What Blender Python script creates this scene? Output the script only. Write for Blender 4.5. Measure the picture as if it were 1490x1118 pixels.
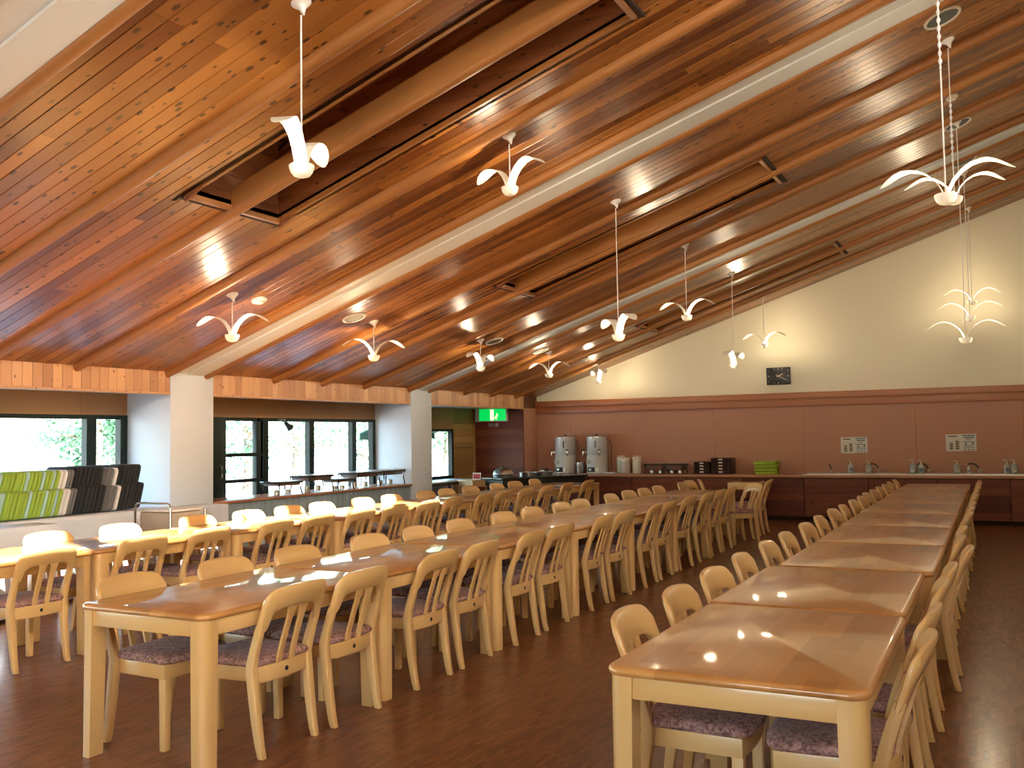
import bpy, bmesh, math, random
from mathutils import Matrix, Vector

random.seed(7)
SC = bpy.context.scene
for _o in list(bpy.data.objects):
    bpy.data.objects.remove(_o, do_unlink=True)
COL = SC.collection
PI = math.pi

# ------------------------------------------------------------------ camera
cam_d = bpy.data.cameras.new('camera')
cam_d.sensor_width = 36.0
cam_d.lens = 32.89
cam_d.clip_start = 0.05
cam_d.clip_end = 400
cam = bpy.data.objects.new('camera', cam_d)
COL.objects.link(cam)
_r = ((0.88755915, 0.46040465, -0.01631919), (0.04036989, -0.04243982, 0.99828309), (-0.45892159, 0.8866941, 0.05625433))
cam.matrix_world = Matrix(((_r[0][0], _r[1][0], -_r[2][0], 0.0), (_r[0][1], _r[1][1], -_r[2][1], 0.0),
                           (_r[0][2], _r[1][2], -_r[2][2], 1.44), (0, 0, 0, 1)))
SC.camera = cam
FPX = 1361.3

# ------------------------------------------------------------------ sky, sun, exposure
world = bpy.data.worlds.new('World')
SC.world = world
world.use_nodes = True
_nt = world.node_tree
_nt.nodes.clear()
_sky = _nt.nodes.new('ShaderNodeTexSky')
_sky.sky_type = 'NISHITA'
_sky.sun_disc = False
_sky.sun_elevation = math.radians(26)
_sky.sun_rotation = math.radians(116)
_sky.dust_density = 2.0
_bg = _nt.nodes.new('ShaderNodeBackground')
_bg.inputs['Strength'].default_value = 2.6
_wo = _nt.nodes.new('ShaderNodeOutputWorld')
_nt.links.new(_sky.outputs[0], _bg.inputs[0])
_nt.links.new(_bg.outputs[0], _wo.inputs[0])

SUN_EL = math.radians(22.7)
sun_d = bpy.data.lights.new('sun', 'SUN')
sun_d.energy = 90.0
sun_d.angle = math.radians(0.6)
sun_d.color = (1.0, 0.97, 0.92)
sun = bpy.data.objects.new('sun', sun_d)
COL.objects.link(sun)
_to_sun = Vector((math.cos(SUN_EL) * 0.894, -math.cos(SUN_EL) * 0.447, math.sin(SUN_EL)))
sun.rotation_euler = _to_sun.to_track_quat('Z', 'Y').to_euler()

LAMP_W = 11.0            # each of the two bulbs in a gull lamp
LAMP_C = (1.0, 0.81, 0.54)

SC.view_settings.view_transform = 'Standard'
SC.view_settings.look = 'None'
SC.view_settings.exposure = 0.45
SC.view_settings.gamma = 1.0
SC.view_settings.use_curve_mapping = False
SC.cycles.max_bounces = 8
SC.cycles.diffuse_bounces = 5
SC.cycles.glossy_bounces = 4
SC.cycles.transparent_max_bounces = 12
SC.cycles.sample_clamp_indirect = 6.0
SC.cycles.caustics_reflective = False
SC.cycles.caustics_refractive = False
SC.cycles.use_denoising = True


# ------------------------------------------------------------------ mesh helpers
class MB:
    """collects vertices and faces, then links them as one mesh object"""
    def __init__(self):
        self.v, self.f, self.tone = [], [], None

    def add(self, vs, fs):
        n = len(self.v)
        self.v.extend(tuple(p) for p in vs)
        self.f.extend(tuple(i + n for i in f) for f in fs)
        return self

    def box(self, x0, x1, y0, y1, z0, z1):
        return self.add([(x0, y0, z0), (x1, y0, z0), (x1, y1, z0), (x0, y1, z0), (x0, y0, z1), (x1, y0, z1), (x1, y1, z1), (x0, y1, z1)],
                        [(0, 3, 2, 1), (4, 5, 6, 7), (0, 1, 5, 4), (1, 2, 6, 5), (2, 3, 7, 6), (3, 0, 4, 7)])

    def prism(self, poly, z0, z1):
        n = len(poly)
        vs = [(x, y, z0) for x, y in poly] + [(x, y, z1) for x, y in poly]
        fs = [tuple(reversed(range(n))), tuple(range(n, 2 * n))]
        fs += [(i, (i + 1) % n, n + (i + 1) % n, n + i) for i in range(n)]
        return self.add(vs, fs)

    def loft(self, rings, cap=True):
        n = len(rings[0])
        vs = [p for r in rings for p in r]
        fs = []
        for k in range(len(rings) - 1):
            for i in range(n):
                j = (i + 1) % n
                fs.append((k * n + i, k * n + j, (k + 1) * n + j, (k + 1) * n + i))
        if cap:
            fs.append(tuple(reversed(range(n))))
            fs.append(tuple(range((len(rings) - 1) * n, len(rings) * n)))
        return self.add(vs, fs)

    def lathe(self, prof, n=20, c=(0, 0, 0), axis='z', cap=True):
        rings = []
        for r, h in prof:
            ring = []
            for i in range(n):
                a = 2 * PI * i / n
                p = (r * math.cos(a), r * math.sin(a), h)
                if axis == 'x':
                    p = (p[2], p[0], p[1])
                elif axis == 'y':
                    p = (p[1], p[2], p[0])
                ring.append((p[0] + c[0], p[1] + c[1], p[2] + c[2]))
            rings.append(ring)
        return self.loft(rings, cap)

    def tube(self, pts, r, n=8, cap=True):
        pts = [Vector(p) for p in pts]
        rings = []
        up = Vector((0, 0, 1))
        for i, p in enumerate(pts):
            d = (pts[min(i + 1, len(pts) - 1)] - pts[max(i - 1, 0)]).normalized()
            a = d.cross(up)
            if a.length < 1e-3:
                a = d.cross(Vector((1, 0, 0)))
            a.normalize()
            b = a.cross(d)
            rr = r[i] if isinstance(r, (list, tuple)) else r
            rings.append([tuple(p + a * (rr * math.cos(2 * PI * k / n)) + b * (rr * math.sin(2 * PI * k / n))) for k in range(n)])
        return self.loft(rings, cap)

    def mesh(self, name, mat=None, bevel=0.0, seg=2, smooth=35.0, tones=None):
        me = bpy.data.meshes.new(name)
        me.from_pydata(self.v, [], self.f)
        me.validate()
        if bevel > 0:
            bm = bmesh.new()
            bm.from_mesh(me)
            bmesh.ops.recalc_face_normals(bm, faces=bm.faces)
            es = [e for e in bm.edges if len(e.link_faces) == 2 and e.calc_face_angle(0) > 0.6]
            bmesh.ops.bevel(bm, geom=es, offset=bevel, segments=seg, profile=0.5, affect='EDGES', clamp_overlap=True)
            bm.to_mesh(me)
            bm.free()
        elif tones is None:
            bm = bmesh.new()
            bm.from_mesh(me)
            bmesh.ops.recalc_face_normals(bm, faces=bm.faces)
            bm.to_mesh(me)
            bm.free()
        if tones is not None:
            at = me.attributes.new('tone', 'FLOAT', 'FACE')
            at.data.foreach_set('value', tones)
        if smooth:
            me.shade_smooth()
            me.set_sharp_from_angle(angle=math.radians(smooth))
        if mat is not None:
            me.materials.append(mat)
        return me

    def obj(self, name, mat, parent=None, loc=(0, 0, 0), rz=0.0, **kw):
        return place(name, self.mesh(name, mat, **kw), parent, loc, rz)


def place(name, me, parent=None, loc=(0, 0, 0), rz=0.0):
    o = bpy.data.objects.new(name, me)
    COL.objects.link(o)
    o.location = loc
    if rz:
        o.rotation_euler = (0, 0, rz)
    if parent is not None:
        o.parent = parent
    return o


def tag(o, label, cat, group=None):
    o['label'] = label
    o['category'] = cat
    if group:
        o['group'] = group
    return o


def thing(name, label, cat, loc=(0, 0, 0), rz=0.0, group=None):
    o = place(name, None, None, loc, rz)
    o.empty_display_size = 0.1
    return tag(o, label, cat, group)


def struct(o):
    o['kind'] = 'structure'
    return o


def dup(root, loc, rz, label=None, group=None):
    r = root.copy()
    COL.objects.link(r)
    r.location = loc
    r.rotation_euler = (0, 0, rz)
    if label:
        r['label'] = label
    if group:
        r['group'] = group
    for ch in list(root.children):
        c = ch.copy()
        COL.objects.link(c)
        c.parent = r
        for g in list(ch.children):
            d = g.copy()
            COL.objects.link(d)
            d.parent = c
    return r


def rrect(x0, x1, y0, y1, r, n=5):
    pts = []
    for cx, cy, a0 in ((x1 - r, y1 - r, 0), (x0 + r, y1 - r, 90), (x0 + r, y0 + r, 180), (x1 - r, y0 + r, 270)):
        for i in range(n + 1):
            a = math.radians(a0 + 90 * i / n)
            pts.append((cx + r * math.cos(a), cy + r * math.sin(a)))
    return pts


def inset(poly, d):
    """shrinks a roughly convex outline towards its middle by d"""
    n = len(poly)
    out = []
    for i in range(n):
        p, a, b = Vector(poly[i]), Vector(poly[i - 1]), Vector(poly[(i + 1) % n])
        t = (b - a).normalized()
        out.append(tuple(p + Vector((-t.y, t.x)) * d))
    return out


ORD = ('first second third fourth fifth sixth seventh eighth ninth tenth eleventh twelfth thirteenth fourteenth '
       'fifteenth sixteenth seventeenth eighteenth nineteenth twentieth').split()

# ------------------------------------------------------------------ materials


def new_mat(name):
    m = bpy.data.materials.new(name)
    m.use_nodes = True
    nt = m.node_tree
    b = nt.nodes['Principled BSDF']
    return m, nt, b


def plain(name, col, rough=0.5, metal=0.0, coat=0.0, bump=0.0, bscale=60.0, var=0.0, spec=0.5, emit=0.0):
    m, nt, b = new_mat(name)
    b.inputs['Base Color'].default_value = (*col, 1)
    b.inputs['Roughness'].default_value = rough
    b.inputs['Metallic'].default_value = metal
    b.inputs['Coat Weight'].default_value = coat
    b.inputs['Coat Roughness'].default_value = 0.12
    b.inputs['Specular IOR Level'].default_value = spec
    if emit:
        b.inputs['Emission Color'].default_value = (*col, 1)
        b.inputs['Emission Strength'].default_value = emit
    N, L = nt.nodes, nt.links
    if bump or var:
        tc = N.new('ShaderNodeTexCoord')
        no = N.new('ShaderNodeTexNoise')
        no.inputs['Scale'].default_value = bscale
        no.inputs['Detail'].default_value = 4
        L.new(tc.outputs['Object'], no.inputs['Vector'])
        if bump:
            bp = N.new('ShaderNodeBump')
            bp.inputs['Strength'].default_value = bump
            bp.inputs['Distance'].default_value = 0.01
            L.new(no.outputs['Fac'], bp.inputs['Height'])
            L.new(bp.outputs['Normal'], b.inputs['Normal'])
        if var:
            mx = N.new('ShaderNodeMixRGB')
            mx.inputs[1].default_value = (*[c * (1 - var) for c in col], 1)
            mx.inputs[2].default_value = (*[min(1, c * (1 + var)) for c in col], 1)
            L.new(no.outputs['Fac'], mx.inputs[0])
            L.new(mx.outputs[0], b.inputs['Base Color'])
    return m


def wood(name, dark, light, along='x', rough=0.35, coat=0.0, coat_rough=0.1, tone='object', grain=1.0, knots=0.0, spread=1.0, staves=None, spec=0.5, gc=0.6):
    """sawn wood: long grain on the local coordinates, a tone for each board, optional knots or glued staves"""
    m, nt, b = new_mat(name)
    N, L = nt.nodes, nt.links
    tc = N.new('ShaderNodeTexCoord')
    oi = N.new('ShaderNodeObjectInfo')
    if tone == 'attr':
        at = N.new('ShaderNodeAttribute')
        at.attribute_name = 'tone'
        rnd = at.outputs['Fac']
    else:
        rnd = oi.outputs['Random']
    off = N.new('ShaderNodeMath')
    off.operation = 'MULTIPLY'
    off.inputs[1].default_value = 37.0
    L.new(rnd, off.inputs[0])
    addv = N.new('ShaderNodeVectorMath')
    addv.operation = 'ADD'
    cmb = N.new('ShaderNodeCombineXYZ')
    for k in range(3):
        L.new(off.outputs[0], cmb.inputs[k])
    L.new(tc.outputs['Object'], addv.inputs[0])
    L.new(cmb.outputs[0], addv.inputs[1])
    mp = N.new('ShaderNodeMapping')
    s = [22.0, 22.0, 22.0]
    s['xyz'.index(along)] = 1.3
    mp.inputs['Scale'].default_value = [q * grain for q in s]
    L.new(addv.outputs[0], mp.inputs['Vector'])
    n1 = N.new('ShaderNodeTexNoise')
    n1.inputs['Scale'].default_value = 1.0
    n1.inputs['Detail'].default_value = 5
    n1.inputs['Roughness'].default_value = 0.6
    n1.inputs['Distortion'].default_value = 0.6
    L.new(mp.outputs[0], n1.inputs['Vector'])
    # board tone + grain -> ramp
    a = N.new('ShaderNodeMath')
    a.operation = 'MULTIPLY_ADD'
    a.inputs[1].default_value = 0.75 * spread
    a.inputs[2].default_value = 0.5 - 0.375 * spread - 0.25 * gc
    L.new(rnd, a.inputs[0])
    c = N.new('ShaderNodeMath')
    c.operation = 'MULTIPLY_ADD'
    c.inputs[1].default_value = 0.5 * gc
    L.new(n1.outputs['Fac'], c.inputs[0])
    L.new(a.outputs[0], c.inputs[2])
    fac = c.outputs[0]
    if staves:
        br = N.new('ShaderNodeTexBrick')
        br.offset = 0.5
        br.inputs['Scale'].default_value = 1.0
        br.inputs['Brick Width'].default_value = staves[0]
        br.inputs['Row Height'].default_value = staves[1]
        br.inputs['Mortar Size'].default_value = 0.0
        br.inputs['Color1'].default_value = (0, 0, 0, 1)
        br.inputs['Color2'].default_value = (1, 1, 1, 1)
        br.inputs['Bias'].default_value = 0.0
        if along == 'y':
            sw = N.new('ShaderNodeVectorMath')
            sx = N.new('ShaderNodeSeparateXYZ')
            cx = N.new('ShaderNodeCombineXYZ')
            L.new(tc.outputs['Object'], sx.inputs[0])
            L.new(sx.outputs[1], cx.inputs[0])
            L.new(sx.outputs[0], cx.inputs[1])
            L.new(cx.outputs[0], sw.inputs[0])
            L.new(cmb.outputs[0], sw.inputs[1])
            sw.operation = 'ADD'
            L.new(sw.outputs[0], br.inputs['Vector'])
        else:
            L.new(addv.outputs[0], br.inputs['Vector'])
        d = N.new('ShaderNodeMath')
        d.operation = 'MULTIPLY_ADD'
        d.inputs[1].default_value = staves[2]
        L.new(br.outputs['Color'], d.inputs[0])
        e = N.new('ShaderNodeMath')
        e.operation = 'SUBTRACT'
        e.inputs[1].default_value = staves[2] * 0.5
        L.new(c.outputs[0], d.inputs[2])
        L.new(d.outputs[0], e.inputs[0])
        fac = e.outputs[0]
    ramp = N.new('ShaderNodeValToRGB')
    ramp.color_ramp.elements[0].position = 0.12
    ramp.color_ramp.elements[0].color = (*dark, 1)
    ramp.color_ramp.elements[1].position = 0.88
    ramp.color_ramp.elements[1].color = (*light, 1)
    L.new(fac, ramp.inputs[0])
    colo = ramp.outputs[0]
    if knots:
        vo = N.new('ShaderNodeTexVoronoi')
        vo.feature = 'F1'
        vo.voronoi_dimensions = '2D'
        vo.inputs['Scale'].default_value = 1.0
        mk = N.new('ShaderNodeMapping')
        ks = [10.0, 10.0, 10.0]
        ks['xyz'.index(along)] = 5.0
        mk.inputs['Scale'].default_value = ks
        if along == 'z':
            mk.inputs['Rotation'].default_value = (0, PI / 2, 0)
        elif knots < 0.9 and along == 'x':
            mk.inputs['Rotation'].default_value = (PI / 2, 0, 0)
        L.new(addv.outputs[0], mk.inputs['Vector'])
        L.new(mk.outputs[0], vo.inputs['Vector'])
        wn = N.new('ShaderNodeTexWhiteNoise')
        L.new(vo.outputs['Color'], wn.inputs['Vector'])
        th = N.new('ShaderNodeMath')
        th.operation = 'MULTIPLY'
        th.inputs[1].default_value = 0.20 * knots
        L.new(wn.outputs['Value'], th.inputs[0])
        mr = N.new('ShaderNodeMath')
        mr.operation = 'DIVIDE'
        L.new(vo.outputs['Distance'], mr.inputs[0])
        L.new(th.outputs[0], mr.inputs[1])
        k = N.new('ShaderNodeValToRGB')
        k.color_ramp.elements[0].position = 0.55
        k.color_ramp.elements[0].color = (1, 1, 1, 1)
        k.color_ramp.elements[1].position = 1.0
        k.color_ramp.elements[1].color = (0, 0, 0, 1)
        L.new(mr.outputs[0], k.inputs[0])
        kx = N.new('ShaderNodeMixRGB')
        kx.inputs[2].default_value = (dark[0] * 0.35, dark[1] * 0.4, dark[2] * 0.5, 1)
        L.new(k.outputs[0], kx.inputs[0])
        L.new(colo, kx.inputs[1])
        colo = kx.outputs[0]
    L.new(colo, b.inputs['Base Color'])
    rr = N.new('ShaderNodeMath')
    rr.operation = 'MULTIPLY_ADD'
    rr.inputs[1].default_value = 0.12
    rr.inputs[2].default_value = rough - 0.06
    L.new(n1.outputs['Fac'], rr.inputs[0])
    L.new(rr.outputs[0], b.inputs['Roughness'])
    b.inputs['Coat Weight'].default_value = coat
    b.inputs['Coat Roughness'].default_value = coat_rough
    b.inputs['Coat IOR'].default_value = 1.6 if coat > 0.9 else 1.5
    b.inputs['Specular IOR Level'].default_value = spec
    bp = N.new('ShaderNodeBump')
    bp.inputs['Strength'].default_value = 0.06
    bp.inputs['Distance'].default_value = 0.004
    L.new(n1.outputs['Fac'], bp.inputs['Height'])
    L.new(bp.outputs['Normal'], b.inputs['Normal'])
    return m


M = {}
C_D, C_L = (0.135, 0.036, 0.007), (0.44, 0.180, 0.042)
M['plank'] = wood('ceiling_cedar', C_D, C_L, 'x', rough=0.30, knots=1.0, coat=0.18, coat_rough=0.2)
M['plank_far'] = wood('ceiling_cedar_far', C_D, C_L, 'x', rough=0.30, knots=1.0, coat=0.18, coat_rough=0.2, tone='attr')
M['rafter'] = wood('rafter_pine', (0.26, 0.100, 0.026), (0.38, 0.165, 0.048), 'x', rough=0.42, spread=0.5, spec=0.35)
M['recess'] = wood('recess_board', (0.17, 0.052, 0.018), (0.34, 0.125, 0.044), 'x', rough=0.45, knots=0.8)
M['fascia'] = wood('fascia_board', (0.42, 0.205, 0.095), (0.68, 0.385, 0.195), 'z', rough=0.4, knots=0.5)
M['fascia_far'] = wood('fascia_board_far', (0.42, 0.19, 0.08), (0.68, 0.36, 0.17), 'z', rough=0.4, tone='attr')
M['beech'] = wood('beech', (0.60, 0.355, 0.125), (0.77, 0.50, 0.205), 'z', rough=0.32, coat=0.45, coat_rough=0.12, spread=0.7)
M['beech_y'] = wood('beech_y', (0.60, 0.355, 0.125), (0.77, 0.50, 0.205), 'y', rough=0.32, coat=0.45, coat_rough=0.12, spread=0.7)
M['beech_x'] = wood('beech_x', (0.60, 0.355, 0.125), (0.77, 0.50, 0.205), 'x', rough=0.32, coat=0.45, coat_rough=0.12, spread=0.7)
M['top'] = wood('table_lacquer', (0.38, 0.155, 0.036), (0.58, 0.285, 0.082), 'y', rough=0.36, coat=0.7, coat_rough=0.055, spread=0.3, staves=(0.42, 0.09, 0.75), grain=0.7)
M['parquet'] = wood('parquet', (0.125, 0.037, 0.012), (0.25, 0.090, 0.029), 'y', rough=0.42, coat=0.24, coat_rough=0.17, spec=0.4, spread=0.85)
M['parquet_far'] = wood('parquet_far', (0.125, 0.037, 0.012), (0.25, 0.090, 0.029), 'y', rough=0.42, coat=0.24, coat_rough=0.17, spec=0.4, tone='attr', spread=0.85)
M['floor'] = wood('floor_base', (0.125, 0.037, 0.012), (0.25, 0.090, 0.029), 'y', rough=0.42, coat=0.24, coat_rough=0.17, spec=0.4, staves=(0.104, 0.026, 0.75), spread=0.0)
M['darkwood'] = wood('dark_cedar', (0.095, 0.018, 0.007), (0.19, 0.05, 0.018), 'x', rough=0.5, knots=0.7, spec=0.3)
M['darkwood_y'] = wood('dark_cedar_y', (0.11, 0.028, 0.014), (0.22, 0.065, 0.03), 'y', rough=0.42, knots=0.6)
M['panelwood'] = wood('alcove_board', (0.30, 0.16, 0.055), (0.48, 0.28, 0.10), 'x', rough=0.45, knots=0.5)
M['header'] = wood('header_ply', (0.24, 0.125, 0.048), (0.34, 0.185, 0.075), 'y', rough=0.5, spread=0.5)
M['trimwood'] = wood('rail_wood', (0.30, 0.10, 0.035), (0.44, 0.17, 0.065), 'x', rough=0.4, spread=0.4)
M['worktop'] = wood('worktop', (0.33, 0.135, 0.06), (0.45, 0.20, 0.09), 'x', rough=0.35, spread=0.4)
M['worktop_y'] = wood('worktop_y', (0.33, 0.135, 0.06), (0.45, 0.20, 0.09), 'y', rough=0.3, spread=0.4)
M['lightwood'] = wood('light_pine', (0.50, 0.30, 0.13), (0.66, 0.42, 0.20), 'x', rough=0.45, spread=0.4)
M['white'] = plain('white_paint', (0.64, 0.71, 0.80), 0.55, bump=0.04, bscale=90)
M['whitebeam'] = plain('white_beam', (0.71, 0.74, 0.74), 0.5)
M['cream'] = plain('cream_plaster', (0.80, 0.75, 0.56), 0.8, bump=0.05, bscale=220)
M['pink'] = plain('pink_plaster', (0.46, 0.235, 0.155), 0.8, bump=0.05, bscale=160, var=0.06)
M['soffit'] = plain('soffit_board', (0.55, 0.52, 0.40), 0.6, var=0.05, bscale=3)
M['frame'] = plain('green_black_frame', (0.005, 0.012, 0.010), 0.4, spec=0.25)
M['blue'] = plain('blue_grey_paint', (0.27, 0.36, 0.42), 0.5, bump=0.03, bscale=40)
M['backing'] = plain('dark_gap', (0.03, 0.012, 0.006), 0.9)
M['lampwhite'] = plain('lamp_enamel', (0.85, 0.84, 0.80), 0.35)
M['bulb'] = plain('bulb_glow', (1.0, 0.80, 0.50), 0.4, emit=60.0)
M['downlight'] = plain('downlight_glow', (1.0, 0.96, 0.88), 0.4, emit=6.0)
M['chrome'] = plain('chrome', (0.75, 0.75, 0.74), 0.12, metal=1.0)
M['steel'] = plain('brushed_steel', (0.52, 0.51, 0.48), 0.33, metal=1.0, bump=0.02, bscale=200)
M['enamel'] = plain('boiler_enamel', (0.52, 0.53, 0.54), 0.35)
M['black'] = plain('black_plastic', (0.012, 0.012, 0.013), 0.4)
M['granite'] = plain('black_stone', (0.02, 0.022, 0.023), 0.12, var=0.5, bscale=180)
M['tray'] = plain('dark_brown_lacquer', (0.03, 0.014, 0.012), 0.35)
M['lime'] = plain('lime_plastic', (0.33, 0.47, 0.05), 0.42)
M['green'] = plain('lime_fabric', (0.27, 0.42, 0.055), 0.85, bump=0.15, bscale=300)
M['aqua'] = plain('pale_blue_fabric', (0.36, 0.58, 0.60), 0.85, bump=0.15, bscale=300)
M['offwhite'] = plain('white_fabric', (0.72, 0.73, 0.76), 0.85, bump=0.15, bscale=300)
M['grey'] = plain('grey_fabric', (0.14, 0.145, 0.15), 0.85, bump=0.15, bscale=300)
M['charcoal'] = plain('black_fabric', (0.016, 0.018, 0.021), 0.9, bump=0.15, bscale=300)
M['cloth'] = plain('white_cloth', (0.70, 0.75, 0.83), 0.85, bump=0.03, bscale=12)
M['beige'] = plain('beige_canvas', (0.52, 0.44, 0.36), 0.8)
M['paper'] = plain('paper', (0.66, 0.64, 0.56), 0.8)
M['ink'] = plain('print_ink', (0.10, 0.095, 0.08), 0.8)
M['inkbrown'] = plain('print_photo', (0.20, 0.155, 0.11), 0.8)
M['inkblue'] = plain('print_blue', (0.20, 0.29, 0.38), 0.8)
M['gold'] = plain('pale_gold', (0.72, 0.60, 0.42), 0.35, metal=0.6)
M['dial'] = plain('dial_mark', (0.42, 0.42, 0.38), 0.5)
M['red'] = plain('sign_red', (0.36, 0.03, 0.03), 0.5)
M['signtext'] = plain('sign_text', (0.72, 0.55, 0.40), 0.6)
M['exitgreen'] = plain('exit_green', (0.0, 0.60, 0.09), 0.4, emit=0.75)
M['exitwhite'] = plain('exit_white', (1.0, 0.95, 0.55), 0.4, emit=1.0)
M['soap'] = plain('soap_bottle', (0.50, 0.50, 0.47), 0.35)
M['soapblue'] = plain('soap_bottle_blue', (0.36, 0.40, 0.42), 0.35)
M['mesh'] = plain('speaker_mesh', (0.12, 0.13, 0.13), 0.6, bump=0.3, bscale=400)
M['mesh_light'] = plain('speaker_mesh_pale', (0.20, 0.165, 0.11), 0.6, bump=0.3, bscale=400)
M['ivory'] = plain('ivory_plastic', (0.72, 0.68, 0.58), 0.45)
M['leaf'] = plain('leaf', (0.03, 0.11, 0.045), 0.5)
M['leaf2'] = plain('leaf_light', (0.07, 0.17, 0.06), 0.5)
M['bark'] = plain('bark', (0.12, 0.09, 0.06), 0.9, bump=0.5, bscale=14)
M['ground'] = plain('gravel_ground', (0.52, 0.52, 0.50), 0.95, bump=0.3, bscale=8, var=0.12)
M['awning'] = plain('awning_green', (0.02, 0.10, 0.06), 0.7)
M['railing'] = plain('railing_white', (0.75, 0.76, 0.72), 0.5)
M['rubber'] = plain('rubber', (0.02, 0.02, 0.02), 0.8)


def cushion_mat():
    m, nt, b = new_mat('mauve_plush')  # woven pile
    N, L = nt.nodes, nt.links
    tc = N.new('ShaderNodeTexCoord')
    n1 = N.new('ShaderNodeTexNoise')
    n1.inputs['Scale'].default_value = 38
    n1.inputs['Detail'].default_value = 6
    n1.inputs['Distortion'].default_value = 1.6
    L.new(tc.outputs['Object'], n1.inputs['Vector'])
    r = N.new('ShaderNodeValToRGB')
    e = r.color_ramp.elements
    e[0].position, e[0].color = 0.36, (0.155, 0.072, 0.060, 1)
    e[1].position, e[1].color = 0.64, (0.50, 0.275, 0.235, 1)
    L.new(n1.outputs['Fac'], r.inputs[0])
    L.new(r.outputs[0], b.inputs['Base Color'])
    b.inputs['Roughness'].default_value = 0.9
    b.inputs['Sheen Weight'].default_value = 0.08
    bp = N.new('ShaderNodeBump')
    bp.inputs['Strength'].default_value = 0.5
    bp.inputs['Distance'].default_value = 0.006
    L.new(n1.outputs['Fac'], bp.inputs['Height'])
    L.new(bp.outputs['Normal'], b.inputs['Normal'])
    return m


def glass_mat():
    m, nt, b = new_mat('window_glass')
    N, L = nt.nodes, nt.links
    N.remove(b)
    tr = N.new('ShaderNodeBsdfTransparent')
    tr.inputs[0].default_value = (0.93, 0.97, 0.95, 1)
    gl = N.new('ShaderNodeBsdfGlossy')
    gl.inputs['Roughness'].default_value = 0.02
    fr = N.new('ShaderNodeFresnel')
    ge = N.new('ShaderNodeNewGeometry')
    io = N.new('ShaderNodeMath')
    io.operation = 'MULTIPLY_ADD'
    io.inputs[1].default_value = 1 / 1.45 - 1.45
    io.inputs[2].default_value = 1.45
    L.new(ge.outputs['Backfacing'], io.inputs[0])
    L.new(io.outputs[0], fr.inputs[0])
    mx = N.new('ShaderNodeMixShader')
    L.new(fr.outputs[0], mx.inputs[0])
    L.new(tr.outputs[0], mx.inputs[1])
    L.new(gl.outputs[0], mx.inputs[2])
    L.new(mx.outputs[0], N['Material Output'].inputs[0])
    return m


def wing_mat(name, through):
    m, nt, b = new_mat(name)
    N, L = nt.nodes, nt.links
    b.inputs['Base Color'].default_value = (0.88, 0.87, 0.83, 1)
    b.inputs['Roughness'].default_value = 0.4
    tl = N.new('ShaderNodeBsdfTranslucent')
    tl.inputs[0].default_value = (0.88, 0.86, 0.80, 1)
    mx = N.new('ShaderNodeMixShader')
    mx.inputs[0].default_value = through
    L.new(b.outputs[0], mx.inputs[1])
    L.new(tl.outputs[0], mx.inputs[2])
    L.new(mx.outputs[0], N['Material Output'].inputs[0])
    return m


M['sparklewhite'] = plain('sparkle_white', (0.86, 0.88, 0.92), 0.3, coat=0.5)  # for the beads that imitate sparkle on the lamp rods
M['cushion'] = cushion_mat()
M['glass'] = glass_mat()
M['wing'] = wing_mat('wing_acrylic', 0.42)
M['bowl'] = wing_mat('bowl_acrylic', 0.2)

# ------------------------------------------------------------------ room figures
XF = -7.90          # plane of the plank band over the window alcoves, and of the pillar faces
XW = -8.58          # window plane
XR = 3.20           # high wall, out of frame on the right
YB = 16.30          # end wall
YN = -2.60          # wall behind the photographer
Z0, SL = 2.20, 0.331
ANG = math.atan(SL)


def zc(x):
    return Z0 + SL * (x - XF)


def project(p):
    d = Vector(p) - Vector((0, 0, 1.44))
    c = [sum(_r[k][i] * d[i] for i in range(3)) for k in range(3)]
    if c[2] < 0.3:
        return None
    return (745 + FPX * c[0] / c[2], 559 - FPX * c[1] / c[2])


def seen_area(pts):
    """rough size in the photograph of a flat piece, to choose which pieces become objects of their own"""
    q = [project(p) for p in pts]
    if any(k is None for k in q):
        return 0.0
    q = [(min(max(x, 0), 1490), min(max(y, 0), 1118)) for x, y in q]
    return abs(sum(q[i][0] * q[i - 1][1] - q[i - 1][0] * q[i][1] for i in range(len(q)))) / 2


# ------------------------------------------------------------------ floor
floor = struct(MB().box(-9.3, XR, YN, YB + 0.1, -0.12, -0.0025).obj('floor', M['floor'], smooth=0))
BW, BL = 0.026, 0.104
blocks = []
nx = int((1.6 + 4.9) / BW)
for i in range(nx):
    x = -4.9 + i * BW
    y = 2.35 + ((i * 0.37) % 1.0) * BL
    while y < 7.2:
        blocks.append((x, y))
        y += BL
sized = sorted(blocks, key=lambda b: -seen_area([(b[0], b[1], 0), (b[0] + BW, b[1], 0), (b[0] + BW, b[1] + BL, 0), (b[0], b[1] + BL, 0)]))
chosen = sized[:300]
bm_me = MB().box(0.0004, BW - 0.0004, 0.0005, BL - 0.0005, -0.0022, 0.0).mesh('parquet_block', M['parquet'], smooth=0)
for x, y in chosen:
    place('parquet_block', bm_me, floor, (x, y, 0))
rest = MB()
tones = []
for x, y in sized[300:]:
    n = len(rest.v)
    a, b_, c_, d_ = x + 0.0004, x + BW - 0.0004, y + 0.0005, y + BL - 0.0005
    rest.v += [(a, c_, -0.0022), (b_, c_, -0.0022), (b_, d_, -0.0022), (a, d_, -0.0022), (a, c_, 0), (b_, c_, 0), (b_, d_, 0), (a, d_, 0)]
    rest.f += [(n + 4, n + 5, n + 6, n + 7), (n, n + 1, n + 5, n + 4), (n + 1, n + 2, n + 6, n + 5), (n + 2, n + 3, n + 7, n + 6), (n + 3, n, n + 4, n + 7)]
    tones += [random.random()] * 5
o = rest.obj('parquet_field', M['parquet_far'], floor, smooth=0, tones=tones)
o['kind'] = 'stuff'

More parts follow.
